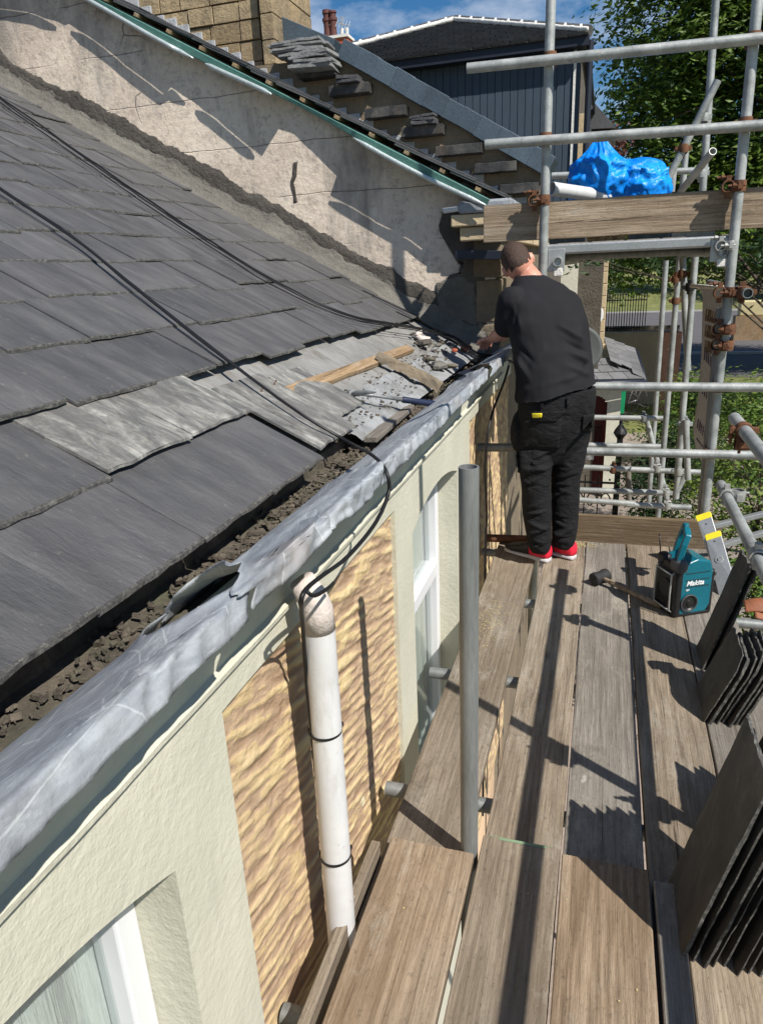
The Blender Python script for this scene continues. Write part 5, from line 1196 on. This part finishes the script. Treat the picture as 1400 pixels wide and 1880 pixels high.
for sg_ in (1, -1):
    e = HC + S_ * (.078 * sg_) - U_ * .012 - F_ * .002
    er = HM @ Matrix.Rotation(R(-22 * sg_), 3, 'Z'); bd.ell(e, (.0055, .017, .030), er, 12, 10); bd.ell(e + S_ * (.006 * sg_) - F_ * .010, (.005, .008, .026), er, 10, 8); bd.ell(e - U_ * .024, (.0055, .010, .010), er, 10, 8)
for sh, el_, wr, ha, sd_ in ((shL, elL, wrL, haL, 1), (shR, elR, wrR, haR, -1)):
    limb(bd, [sh, sh.lerp(el_, .5), el_, el_.lerp(wr, .35), wr], [.058, .052, .043, .043, .029])
    dh = (ha - wr).normalized(); sid = dh.cross(Z).normalized(); upn = sid.cross(dh).normalized()
    pm = Matrix((sid, dh, upn)).transposed(); pc = wr + dh * .055; bd.ell(pc, (.043, .055, .017), pm, 16, 10); bd.ell(wr + dh * .02, (.032, .03, .02), pm, 12, 8)
    for k, (off, L_) in enumerate(((-.030, .070), (-.010, .080), (.011, .075), (.031, .058))):
        b0 = pc + dh * .038 + sid * off; b1 = b0 + (dh * .9 - upn * .25) * L_ * .45; b2 = b1 + (dh * .6 - upn * .75) * L_ * .32; b3 = b2 + (dh * .2 - upn) * L_ * .26
        limb(bd, [b0, b1, b2, b3], [.0098, .0092, .0084, .0075], 10)
    b0 = pc - dh * .02 + sid * (-.036 * sd_); b1 = b0 + (sid * -.7 * sd_ + dh * .7 - upn * .2) * .036; b2 = b1 + (dh * .85 - sid * .1 * sd_ - upn * .5) * .032; limb(bd, [b0, b1, b2], [.0125, .011, .009], 10)
body, bn_ = organic(bd, .0052, 3)
# hair grows from the same skin
hair = MB(); idx = {}; sel = []
for f_i, f in enumerate(body.f):
    c = sum((body.v[i] for i in f), V(0, 0, 0)) / len(f); q = c - HC
    if q.length > .17: continue
    lx, ly, lz = q.dot(S_), q.dot(F_), q.dot(U_)
    ear = abs(lx) > .066 and -.045 < lz < .028 and -.03 < ly < .03
    lim = -.052 + .05 * max(0, ly + .0) * 10 * .5 + .006 * fbm(V(lx * 60, ly * 60, 1)) + (.02 if abs(lx) > .05 else 0)
    if not ear and lz > lim and lz > (ly - .045) * 2.2: sel.append(f)
for f in sel:
    for i in f:
        if i not in idx: idx[i] = len(hair.v); p = body.v[i]; q = (p - HC); hair.v.append(p + bn_[i] * (.0022 + .007 * max(0, min(1, (q.dot(U_) + .02) / .09)) + .0012 * fbm(p * 160)))
    hair.f.append(tuple(idx[i] for i in f)); hair.mi.append(0)
bo = body.build('body', 'skin', wk, smooth=True); ho = hair.build('hair', 'hair', wk, smooth=True)
for sg_ in (1, -1):
    q = HC + S_ * (.030 * sg_) + F_ * .0845 - U_ * .002; MB().ell(q, (.0115, .0115, .0115), nu=14, nv=10).build('eye', 'eye', wk, smooth=True); MB().ell(q + F_ * .0085, (.005, .004, .005), HM, 10, 8).build('pupil', 'black', wk, smooth=True)
# folds
def seg(p, a, b):
    ab = b - a; t = max(0, min(1, (p - a).dot(ab) / ab.length_squared)); return (p - a - ab * t).length, t
def fold_fn(segs, base):
    S = [(A_(*s[0:2], s[6]), A_(*s[2:4], s[6]), s[4], s[5]) for s in segs]
    def fn(p, n):
        d_ = base(p)
        for a, b, w_, h in S:
            ab = b - a; ap_ = p - a; ap_.y *= .35; ab2 = V(ab.x, ab.y * .35, ab.z); t = max(-.15, min(1.15, ap_.dot(ab2) / ab2.length_squared)); r = (ap_ - ab2 * t).length; e = math.exp(-(r / w_) ** 2) * max(0, math.sin(math.pi * (t + .15) / 1.3)); d_ += 1.5 * h * e
        return d_
    return fn
sh = MB(); sh.loft([oring(c, a, b) for c, a, b in zip([A_(1024, 736, 3.755)] + T, (.222, .212, .198, .198, .208, .197, .135, .072), (.172, .165, .152, .148, .142, .122, .092, .066))])
def sleeve(a, b, r0, r1): limb(sh, [a + V(0, 0, .0), a.lerp(b, .5), b], [r0, (r0 + r1) / 2 + .003, r1], 18)
sleeve(shL, shL.lerp(elL, .82), .076, .066); sleeve(shR, shR.lerp(elR, .8), .070, .062)
sh.ell(A_(1075, 712, 3.80), (.045, .05, .06), nu=14, nv=10)
segs = [(1090, 640, 1030, 600, .012, .010, 3.72), (1092, 655, 1035, 625, .010, -.007, 3.72), (1088, 668, 1040, 642, .012, .008, 3.72), (1085, 690, 1030, 665, .013, .007, 3.7), (945, 650, 975, 690, .011, .008, 3.65), (950, 635, 985, 668, .010, -.006, 3.65), (955, 665, 985, 715, .012, .007, 3.65),
        (960, 715, 1060, 690, .014, .006, 3.65), (940, 560, 960, 610, .012, .006, 3.7), (950, 600, 945, 560, .01, -.006, 3.7), (1000, 640, 960, 700, .018, .005, 3.65), (1075, 575, 1060, 625, .012, .005, 3.75), (985, 530, 1030, 560, .02, .004, 3.75), (1060, 700, 1085, 650, .010, -.006, 3.72)]
shirt, _ = organic(sh, .007, 5, fold_fn([s_[:5] + (s_[5] * 1.5, s_[6]) for s_ in segs], lambda p: .0055 * fbm(V(p.x * 5, p.y * 5, p.z * 3.4), 3) + .0028 * noise.noise(V(p.x * 16 + p.z * 9, p.y * 12, p.z * 20))))
# cut the shirt open at hem and neck so it ends in clean edges
def cut(mb, keep):
    fs = [f for f in mb.f if keep(sum((mb.v[i] for i in f), V(0, 0, 0)) / len(f))]; mb.f = fs; mb.mi = [0] * len(fs); return mb
hemA, hemB = A_(945, 742, 3.65), A_(1100, 702, 3.75); hd_ = (hemB - hemA); 
def hem_z(c): return hemA.z + hd_.z * (c.x - hemA.x) / hd_.x + .004 * math.sin(c.x * 30)
def keep_sh(c):
    if c.z < hem_z(c) - .004: return False
    if (c - T[6]).length < .062 + .0 and (c - T[6]).dot(NECK0 - HC) < .016: return False
    return True
cut(shirt, keep_sh)
for q in shirt.v:
    if q.z < hem_z(q): q.z = hem_z(q)
so_ = shirt.build('t_shirt', 'shirt', wk, smooth=True); m = so_.modifiers.new('t', 'SOLIDIFY'); m.thickness = .004; m.offset = 0
tr_ = MB(); HT = [A_(1022, 712, 3.77), A_(1020, 745, 3.77), A_(1016, 790, 3.78), A_(1014, 825, 3.78), A_(1014, 850, 3.78)]
tr_.loft([oring(c, a, b) for c, a, b in zip(HT, (.196, .200, .196, .160, .08), (.152, .152, .138, .10, .05))])
for (a, b, c) in ((hipL, knL, anL), (hipR, knR, anR)):
    limb(tr_, [a + V(0, 0, .02), a.lerp(b, .5), b, b.lerp(c, .4), b.lerp(c, .8), c + V(0, 0, .015)], [.098, .097, .079, .077, .070, .062], 20)
tr_.ell(A_(950, 792, 3.72), (.040, .06, .11), nu=14, nv=10); tr_.ell(A_(966, 850, 3.68), (.042, .05, .09), nu=14, nv=10); tr_.ell(A_(1074, 790, 3.86), (.03, .05, .11), nu=14, nv=10)
tsegs = []
random.seed(12)
for (cx, cy, wv) in ((985, 800, 40), (985, 850, 32), (980, 890, 30), (985, 940, 28), (988, 975, 26), (990, 995, 26), (1045, 860, 28), (1035, 900, 26), (1032, 950, 24), (1032, 985, 24), (1045, 820, 26)):
    for q in range(4):
        a_ = random.uniform(-.5, .5); dx_ = wv * .8; yy = cy + random.uniform(-14, 14); tsegs.append((cx - dx_, yy - a_ * dx_, cx + dx_ * random.uniform(.2, 1), yy + a_ * dx_, random.uniform(.007, .014), random.choice((.008, .006, -.007)), 3.66 if cx < 1010 else 3.78))
tsegs += [(955, 850, 1010, 835, .009, -.006, 3.66), (1010, 830, 1060, 770, .010, -.008, 3.75), (1005, 860, 1050, 800, .011, .007, 3.78), (1008, 840, 1060, 812, .010, .007, 3.78), (975, 870, 1008, 855, .010, .007, 3.7)]
trs, _ = organic(tr_, .0068, 3, fold_fn(tsegs, lambda p: .005 * fbm(V(p.x * 9, p.y * 9, p.z * 7), 3)))
cz_ = anL.z - .030; cut(trs, lambda c: c.z > cz_ - .005 and c.z < A_(1020, 712, 3.77).z + .012)
for q in trs.v:
    if q.z < cz_ + .004 * math.sin(q.x * 60): q.z = cz_ + .004 * math.sin(q.x * 60)
to = trs.build('trousers', 'trouser', wk, smooth=True); m = to.modifiers.new('t', 'SOLIDIFY'); m.thickness = .004; m.offset = -1
# pockets and label on the back of the trousers, laid on the surface by ray
from mathutils.bvhtree import BVHTree
bv = BVHTree.FromPolygons(trs.v, trs.f)
def onto(px, py, lift=.004):
    d_ = (at(px, py, 'Y', 3.7) - CAM).normalized(); h = bv.ray_cast(CAM, d_); 
    return (h[0] + h[1] * (lift if h[1].dot(d_) < 0 else -lift)) if h[0] else at(px, py, 'Y', 3.62)
def decal(name, mat_, quad, lift, nu=16, nv=10, th=.003):
    mb = MB(); (x0, y0), (x1, y1), (x2, y2), (x3, y3) = quad
    mb.grid(lambda u, v: onto((x0 * (1 - u) + x1 * u) * (1 - v) + (x3 * (1 - u) + x2 * u) * v, (y0 * (1 - u) + y1 * u) * (1 - v) + (y3 * (1 - u) + y2 * u) * v, lift), nu, nv)
    o = mb.build(name, mat_, wk, smooth=True); m = o.modifiers.new('t', 'SOLIDIFY'); m.thickness = th; m.offset = 0; return o
decal('back_pocket', 'trouser', [(960, 772), (1030, 768), (1024, 824), (962, 822)], .005)
decal('pocket_flap', 'trouser', [(972, 755), (1036, 754), (1020, 772), (980, 772)], .010)
decal('pocket_flap', 'trouser', [(1068, 762), (1088, 758), (1084, 790), (1066, 792)], .008)
decal('pocket_label', 'yellow', [(978, 757), (995, 757), (994, 765), (980, 765)], .014, 6, 4, .0015)
decal('belt_loop', 'trouser', [(1038, 728), (1043, 728), (1043, 744), (1038, 744)], .010, 3, 6); decal('belt_loop', 'trouser', [(992, 733), (997, 733), (997, 750), (992, 750)], .010, 3, 6)
decal('holster_pocket', 'trouser', [(946, 828), (975, 826), (972, 868), (950, 866)], .010)
# trainers
def shoe(heel, D, nm=1):
    D = D.normalized(); s_ = D.cross(Z).normalized()
    def rg(t, hw, z0, z1, rnd=.55):
        c = heel + D * t; r = []
        for k in range(20):
            a = 2 * math.pi * k / 20; ca, sa = math.cos(a), math.sin(a); r.append(c + s_ * (hw * abs(ca) ** .7 * (1 if ca > 0 else -1)) + Z * ((z0 + z1) / 2 + (z1 - z0) / 2 * abs(sa) ** .7 * (1 if sa > 0 else -1)))
        return r
    pf_ = [(-.004, .026, .026, .088), (.006, .034, .022, .102), (.05, .038, .020, .100), (.11, .040, .02, .094)]
    pb_ = [(.108, .0395, .02, .094), (.13, .041, .018, .098), (.16, .044, .018, .082), (.20, .047, .018, .066), (.24, .046, .018, .055), (.27, .038, .018, .046), (.29, .022, .02, .036), (.296, .010, .022, .030)]
    t_ = thing('shoe', None, None, tuple(heel)); t_.parent = wk; t_.location = heel - wk.location
    MB().loft([rg(*p) for p in pb_]).build('upper', 'shoe', t_, smooth=True); MB().loft([rg(*p) for p in pf_]).build('heel_counter', 'shoe_red', t_, smooth=True)
    MB().loft([rg(t, hw, 0, z1) for t, hw, z1 in ((-.006, .018, .020), (0, .030, .028), (.05, .038, .028), (.12, .041, .024), (.2, .048, .022), (.25, .047, .022), (.285, .034, .022), (.302, .012, .022))]).build('sole', 'sole', t_, smooth=True)
shoe(at(1006, 1035, 'Z', 0) + V(0, .02, .001), V(-.86, .50, 0)); shoe(at(1052, 1030, 'Z', 0) + V(0, .02, .001), V(-.85, .52, 0))
# ---------------------------------------------------------------- houses further along the street
th = thing('far_house', 'pale house beyond the worker with white window, sandy corner stones and slated porch roof', 'house', (-3, 20, GZ))
mb = MB(); mb.bx(-7, -.62, 17.0, 30, GZ, 4.2); mb.build('wall', 'wall_cream', th)
# projecting bay: side facing us carries the window, sandy quoin at its corner
q0 = at(1116, 490, 'Y', 18.5); q1 = at(1116, 600, 'Y', 18.5)
mb = MB(); mb.bx(-.62, q0.x - .16, 18.52, 21, -.35, 2.6); mb.build('bay_wall', 'wall_cream', th)
mb = MB(); z = -.35; random.seed(3)
while z < 2.6: mb.bx(q0.x - .20 - .05 * (int(z * 3) % 2), q0.x, 18.47, 18.9, z, z + .27); z += .28
mb.bx(-.5, q0.x + .06, 18.42, 18.9, -.50, -.36); mb.build('corner_stones', 'quoin', th, bevel=.012)
mb = MB()
for a, b in ((-.62, -.54), (-.32, -.27), (-.24, -.20)): mb.bx(a, b, 18.44, 18.50, -.2, 2.4)
mb.bx(-.62, -.20, 18.44, 18.50, -.25, -.2); mb.build('window_frame', 'upvc', th, bevel=.006)
mb = MB(); mb.bx(-.54, -.32, 18.475, 18.49, -.2, 2.4); mb.build('window_pane', 'glass', th)
# porch with slated hipped roof, cream wall and dark red arched door
pr_ = thing('porch', 'cream porch with arched dark red door under a grey slated hipped roof', 'porch', (.2, 17.2, GZ))
R0 = [at(1060, 622, 'Y', 18.9), at(1108, 618, 'Y', 18.9), at(1164, 640, 'Y', 18.2), at(1183, 690, 'Y', 16.7), at(1100, 699, 'Y', 16.5), at(1040, 702, 'Y', 16.5)]
R0[3].z = R0[4].z = R0[5].z = min(R0[3].z, R0[4].z); mid = at(1095, 664, 'Y', 17.2)
mb = MB(); random.seed(4)
def tiles(A, B, C_, D, nr, nc, mb):                   # A-B eaves, D-C top
    nrm = (B - A).cross(D - A).normalized(); nrm = nrm if nrm.z > 0 else -nrm
    for r_ in range(nr):
        for c_ in range(nc):
            u0, u1 = (c_ + .02 + (.5 if r_ % 2 else 0)) / nc, (c_ + .98 + (.5 if r_ % 2 else 0)) / nc; u1 = min(u1, 1)
            if u0 >= 1: continue
            L0, L1 = A.lerp(D, r_ / nr), A.lerp(D, (r_ + 1) / nr); M0, M1 = B.lerp(C_, r_ / nr), B.lerp(C_, (r_ + 1) / nr)
            q = [L0.lerp(M0, u0) + nrm * .03, L0.lerp(M0, u1) + nrm * .03, L1.lerp(M1, u1) + nrm * .006, L1.lerp(M1, u0) + nrm * .006]
            mb.add(q + [p - nrm * .02 for p in q], [(0, 1, 2, 3), (0, 4, 5, 1), (1, 5, 6, 2), (3, 2, 6, 7), (0, 3, 7, 4)])
tiles(R0[5], R0[3], mid + V(.6, .9, .0), mid + V(-.9, 0, 0), 3, 5, mb); tiles(R0[3], R0[2], R0[1], mid + V(.3, .2, 0), 3, 5, mb)
mb.build('porch_roof', simple('mid_grey_slate', (.19, .19, .195), .6, .3, 4, .004, 30, island=.25), pr_)
mb = MB()
for a, b in ((R0[5], R0[3]), (R0[3], R0[2])): mb.tube([a + V(0, -.05, -.06), b + V(.03, -.05, -.06)], .07, 8)
mb.build('porch_gutter', 'trim_dark', pr_, smooth=True)
zt = R0[4].z - .1; xa, xb = at(1086, 780, 'Y', 17).x, at(1112, 780, 'Y', 17).x; xe = at(1136, 780, 'Y', 17).x
mb = MB(); mb.bx(xb, xe, 16.9, 17.2, GZ, zt); mb.bx(-.9, xa - .25, 16.9, 17.2, GZ, zt)
n = 10
for i in range(n):
    u0, u1 = i / n, (i + 1) / n; x0, x1 = xa - .25 + (xb - xa + .25) * u0, xa - .25 + (xb - xa + .25) * u1; zz = zt - .55 + .25 * math.sqrt(max(0, 1 - ((u0 + u1) - 1) ** 2)); mb.bx(x0, x1, 16.9, 17.2, zz, zt)
mb.build('porch_wall', 'wall_cream', pr_)
MB().bx(xa - .3, xb + .02, 17.22, 17.27, GZ, zt - .2).build('door', 'door_red', pr_)
MB().bx(xa - .1, xb - .08, 17.20, 17.22, GZ + 1.0, GZ + 1.7).build('door_pane', 'glass', pr_)
q = at(1075, 835, 'Y', 15); mb = MB(); mb.bx(q.x - .16, q.x + .16, 15, 15.04, q.z - .1, q.z + .1); own(mb, 'notice', 'mortar_white', 'small white notice in front of the red door behind the lower tubes', 'notice', loc=q)
# satellite dishes
def dish(px, py, y, r, name, m_, label, ox):
    c = at(px, py, 'Y', y); t = thing('satellite_dish', label, 'satellite dish', tuple(c)); nrm = V(.25, -.93, .27).normalized(); u, w_ = frame(nrm)
    mb = MB(); rings = [[c + nrm * (.12 * r * (q * q) - .02) + (u * math.cos(a) + w_ * math.sin(a) * 1.05) * r * q for a in [2 * math.pi * k / 36 for k in range(36)]] for q in (.05, .3, .6, .85, 1)]
    mb.loft(rings, False); o = mb.build('dish', m_, t, smooth=True); o.modifiers.new('t', 'SOLIDIFY').thickness = .008
    mb = MB(); mb.tube([c - w_ * r * .0 - Z * r * .9, c - Z * r * 1.05 + nrm * r * .5, c - Z * r * .35 + nrm * r * 1.0], .010 * r / .25, 8); mb.ell(c - Z * r * .35 + nrm * r * 1.0, (.03, .03, .04)); mb.build('feed_arm', 'grey_plastic', t, smooth=True)
    mb = MB(); mb.tube([c - nrm * .02, c - nrm * .12, V(ox, c.y + .14, c.z - .05)], .02, 8); mb.build('bracket', 'zinc', t, smooth=True)
dish(1087, 577, 17.6, .25, 'satellite_dish', 'dish', 'pale round satellite dish beside the white window of the far house', -.5)
dish(1066, 640, 9.6, .275, 'satellite_dish', 'dish_dark', 'dark dull satellite dish peeping out at the right of the worker\'s waist', -.65)
# garden wall, railings, barrier, bicycles, bin
a = at(1135, 613, 'Y', 29); b = at(1290, 615, 'Y', 29); mb = MB(); mb.bx(-.6, b.x - .9, 29, 29.3, GZ, a.z); mb.bx(-.6, b.x - .85, 28.95, 29.35, a.z, a.z + .07)
own(mb, 'garden_wall', 'shed', 'stained rendered garden wall beyond the slated porch roof', 'wall', loc=(1, 29, GZ), bevel=.01)
a2 = at(1215, 610, 'Y', 27); b2 = at(1252, 610, 'Y', 27); mb = MB(); mb.bx(a2.x, b2.x, 27, 27.3, GZ, a2.z); own(mb, 'brick_pier', 'redwall', 'reddish brick pier at the right end of the garden wall', 'wall', loc=(a2.x, 27, GZ), bevel=.01)
rl = thing('railings', 'black iron railings and gate in front of the road above the garden wall', 'railings', (1.2, 36, GZ))
for y_, x0, x1 in ((35, at(1121, 560, 'Y', 35).x, at(1186, 560, 'Y', 35).x),):
    z0, z1 = at(1150, 612, 'Y', 35).z, at(1150, 540, 'Y', 35).z
    for k in range(2): MB().cyl((x0 - .3, y_, z1 - .25 - (z1 - z0 - .5) * k), (x1, y_, z1 - .25 - (z1 - z0 - .5) * k), .03, n=6).build('rail', 'iron', rl)
    for i in range(17): x = x0 - .3 + (x1 - x0 + .3) * i / 16; mb = MB(); mb.cyl((x, y_, GZ), (x, y_, z1 - .05), .02, n=5); mb.cyl((x, y_, z1 - .05), (x, y_, z1 + .08), .035, .002, n=5); mb.build('upright', 'iron', rl)
MB().bx(x0 - .5, x1 + 1.5, 35.3, 35.5, GZ, z0 + .3).build('base_wall', 'stone_dark', rl)
q = at(1375, 580, 'Y', 52); mb = MB(); mb.bx(q.x - .6, q.x + 4, 52, 52.9, q.z, q.z + .95); cbq = thing('barrier', 'cream topped low barrier on the roadside at the right edge', 'barrier', tuple(q)); mb.build('upper', 'cream_block', cbq, bevel=.08)
MB().bx(q.x - .8, q.x + 4, 51.9, 53, GZ, q.z).build('base', 'batten', cbq)
gb_ = at(1138, 735, 'Y', 20.5); mb = MB(); mb.loft([[gb_ + V(x_, y_, z_) for x_, y_ in ((-s_, -s_), (s_, -s_), (s_, s_), (-s_, s_))] for s_, z_ in ((.11, -.35), (.13, .28), (.145, .30), (.14, .36))]); own(mb, 'green_bin', 'green_bin', 'small green bin beside the cream porch wall', 'bin', loc=gb_, bevel=.01)
bk_ = thing('bicycle', 'bicycle leaning by the wall behind the green bin', 'bicycle', tuple(at(1170, 745, 'Y', 24)))
c0 = at(1152, 740, 'Y', 24); c1 = at(1187, 728, 'Y', 24)
for c in (c0, c1):
    mb = MB(); mb.tube([c + V(math.cos(a) * .33, 0, math.sin(a) * .33) for a in [2 * math.pi * k / 22 for k in range(23)]], .022, 6)
    for k in range(8): mb.cyl(c, c + V(math.cos(k * .785) * .33, 0, math.sin(k * .785) * .33), .004, n=4)
    mb.build('wheel', 'iron', bk_, smooth=True)
mb = MB(); m0 = (c0 + c1) / 2 + V(0, 0, .0)
for a, b in ((c0, m0 + V(-.12, 0, .48)), (c0, m0), (m0, m0 + V(-.12, 0, .48)), (m0, c1 + V(-.12, 0, .45)), (m0 + V(-.1, 0, .42), c1 + V(-.12, 0, .48)), (c1, c1 + V(-.16, 0, .62))): mb.cyl(a, b, .02, n=6)
mb.box(m0 + V(-.14, 0, .55), (.25, .12, .05)); mb.cyl(c1 + V(-.16, -.25, .62), c1 + V(-.16, .25, .62), .018, n=6); mb.build('frame', 'bike', bk_, smooth=True)
# ornate iron gate and post low in the gap under the rails
ig = thing('iron_gate', 'black ornate iron gate with pointed finial post seen under the lower tubes', 'gate', (.3, 14, GZ))
q = at(1135, 840, 'Y', 13); zt_ = at(1135, 795, 'Y', 13).z
mb = MB(); mb.bx(q.x - .05, q.x + .05, 12.95, 13.05, GZ, zt_ - .1); mb.loft([[V(q.x + s_ * math.cos(a), 13 + s_ * math.sin(a), z_) for a in [math.pi * k / 4 for k in range(8)]] for s_, z_ in ((.04, zt_ - .12), (.12, zt_), (.10, zt_ + .06), (.03, zt_ + .16), (.035, zt_ + .2), (.003, zt_ + .32))]); mb.build('post', 'iron', ig, smooth='auto')
for j_ in range(2):
    z_ = zt_ - .95 - .8 * j_; MB().bx(q.x - 1.6, q.x - .05, 12.985, 13.015, z_, z_ + .035).build('bar', 'iron', ig)
for i in range(6):
    cx = q.x - .2 - .24 * i; mb = MB(); pts = [V(cx + .11 * math.cos(t * .5) * (1 - t / 16), 13, zt_ - 1.3 + .2 * math.sin(t * .5) * (1 - t / 16)) for t in range(14)]; mb.tube(pts, .014, 5); mb.build('scroll', 'iron', ig, smooth=True)
    MB().cyl((cx - .12, 13, zt_ - 1.9), (cx - .12, 13, zt_ - .8), .012, n=5).build('upright', 'iron', ig)
# low garden wall tops and path edges on the ground below
mb = MB(); a = at(1060, 985, 'Y', 10); mb.bx(-.3, 1.3, 11.6, 11.9, GZ, GZ + .55); own(mb, 'low_wall', 'gravel', 'low rubble garden wall just past the deck end down at ground level', 'wall', loc=(.5, 11.7, GZ), bevel=.02)
mb = MB(); mb.bx(-.1, 1.0, 12.4, 12.55, GZ, GZ + .14); own(mb, 'edging_stone', 'mortar_white', 'pale flat stones beside the iron gate', 'stone', loc=(.4, 12.4, GZ), bevel=.02)
own(MB().bx(-.50, -.15, 1.6, 2.6, GZ + .01, GZ + .32), 'grey_tarpaulin', simple('black_mesh', (.03, .035, .045), .5, .4, 30, .03, 40), 'dark sheeted heap on the ground, seen through the widest board gap', 'tarpaulin', loc=(-.3, 2, GZ), bevel=.08, seg=3)

# ---------------------------------------------------------------- trees and shrubs
def leaves(mb, blobs, n, size, seed, shell=.55):
    random.seed(seed); W_t = [b[1][0] * b[1][1] * b[1][2] for b in blobs]; tot = sum(W_t); clumps = []
    for (c, r), w_ in zip(blobs, W_t):
        k = max(4, int(n / 42 * w_ / tot))
        for _ in range(k):
            d = V(random.gauss(0, 1), random.gauss(0, 1), random.gauss(0, 1)).normalized(); q = random.uniform(shell, 1.0) ** .7 * (1 + .16 * fbm(d * 2.2 + V(seed, 0, 0)))
            clumps.append((V(c[0] + d.x * r[0] * q, c[1] + d.y * r[1] * q, c[2] + d.z * r[2] * q), d))
    per = max(4, n // len(clumps))
    for c, d in clumps:
        cr = size * random.uniform(2.2, 4.6)
        for _ in range(per):
            p = c + V(random.gauss(0, cr), random.gauss(0, cr), random.gauss(0, cr * .55)); s = size * random.uniform(.6, 1.2)
            a = (V(random.gauss(0, 1), random.gauss(0, 1), random.gauss(0, .35)) + d * .2).normalized(); nrm = (V(random.gauss(0, .55), random.gauss(0, .55), 1) + d * .6).normalized(); b = nrm.cross(a).normalized(); a = b.cross(nrm)
            mb.v += [p - a * s, p + b * s * .42 - nrm * s * .12, p + a * s, p - b * s * .42 - nrm * s * .12]; i = len(mb.v) - 4; mb.f.append((i, i + 1, i + 2, i + 3)); mb.mi.append(0)
    return clumps
def tree(name, label, cat, base, blobs, n, size, leafmat, trunk_r, seed, group=None):
    t = thing(name, label, cat, base, group); mb = MB(); cl = leaves(mb, blobs, n, size, seed); mb.build('crown', leafmat, t)
    tm = MB(); random.seed(seed); top = V(*blobs[0][0]); b = V(*base)
    k1 = b.lerp(top, .45) + V(random.uniform(-.2, .2), 0, 0) * trunk_r * 8
    tm.tube([b, b.lerp(k1, .5), k1, top], [trunk_r, trunk_r * .8, trunk_r * .65, trunk_r * .2], 10)
    for c, d in random.sample(cl, min(len(cl), 46)):
        s = k1.lerp(top, random.uniform(0, .9)); m_ = s.lerp(c, .5) + V(0, 0, .12 * (c - s).length); tm.tube([s, m_, c], [trunk_r * .26, trunk_r * .14, trunk_r * .03], 5)
    tm.build('trunk', 'bark', t, smooth=True); return t
tree('broadleaf_tree', 'tall dense green tree filling the upper right behind the upright tubes', 'tree', (6.2, 27, GZ),
     [((5.2, 27, 6.5), (4.6, 3.6, 4.6)), ((1.6, 26, 4.2), (2.1, 2.2, 3.4)), ((2.2, 26, 8.0), (2.8, 2.6, 2.6)), ((4.6, 25.5, 2.6), (3.4, 2.4, 2.2)), ((8.2, 27, 4), (3.8, 3, 4.2)), ((5.5, 27, 10.5), (5, 3, 2.8)), ((9.5, 27, 9), (3, 3, 3.5)), ((1.0, 25.8, 1.8), (1.3, 1.4, 1.3))], 120000, .125, 'leaf', .34, 1, 'trees beyond the scaffold')
tree('broadleaf_tree', 'darker tree standing behind the tall one at the far right edge', 'tree', (12, 40, GZ),
     [((12, 40, 9), (7, 4, 7)), ((6, 42, 8), (6, 4, 7)), ((9, 38, 3), (7, 4, 2.6)), ((14, 38, 4), (4, 4, 5))], 60000, .19, 'leaf_dark', .45, 2, 'trees beyond the scaffold')
for i, (x, y, h) in enumerate(((-2.5, 96, 9), (7, 100, 10), (17, 94, 9), (28, 98, 11))):
    tree('hillside_tree', ['distant rounded tree on the bank left of the red shrub', 'distant tree on the grassy bank above the road', 'distant low tree on the grassy bank right of the others', 'distant tree on the bank at the far right'][i], 'tree', (x, y, GZ + 1), [((x, y, GZ + h * .7), (4.2, 3, h * .38)), ((x + 2, y, GZ + h * .55), (3, 2.5, h * .3))], 2600, .38, 'leaf_dark', .4, 30 + i, 'trees on the grassy bank')
tree('shrub', 'leafy shrub filling the lower right corner just beyond the upright tube', 'shrub', (2.0, 8.6, GZ),
     [((1.75, 8.4, -.75), (.80, .8, .95)), ((1.25, 8.0, -1.9), (.75, .8, .85)), ((2.5, 8.6, -1.6), (.9, .9, 1.3)), ((2.1, 8.2, -2.6), (1.1, 1, .9))], 16000, .042, 'leaf_bright', .05, 5, 'shrubs below the scaffold')
tree('shrub', 'lower shrub beside the banner foot behind the thin tubes', 'shrub', (1.0, 12.0, GZ),
     [((1.05, 12, -2.0), (.50, .6, .75)), ((1.3, 12.4, -1.35), (.40, .5, .6)), ((.85, 11.6, -2.9), (.42, .5, .6))], 6500, .05, 'leaf_dark', .05, 6, 'shrubs below the scaffold')
tree('shrub', 'pale green bush between the thin tubes and the garden wall', 'shrub', (2.4, 20, GZ),
     [((2.5, 20, -2.3), (.9, .8, 1.1)), ((1.8, 19, -3.0), (.7, .7, .6))], 6000, .07, 'leaf_bright', .06, 7, 'shrubs below the scaffold')
tree('shrub', 'bush at the right edge below the road, behind the big upright', 'shrub', (4.3, 19, GZ),
     [((4.6, 19, -2.2), (1.6, 1.2, 1.3)), ((3.4, 18, -2.9), (1.0, .9, .8))], 9000, .07, 'leaf_bright', .08, 8, 'shrubs below the scaffold')
# dark hanging sprigs of foliage just behind the high platform
tree('branch_foliage', 'dark hanging sprigs of foliage under the high platform', 'tree', (6.5, 13, GZ),
     [((1.9, 12.5, 1.55), (.9, .8, .22)), ((.75, 12.5, 1.62), (.6, .6, .16)), ((3.3, 12.8, 1.7), (1.2, .8, .7)), ((-.3, 12, 1.6), (.4, .5, .16))], 4200, .06, 'leaf_dark', .10, 9)
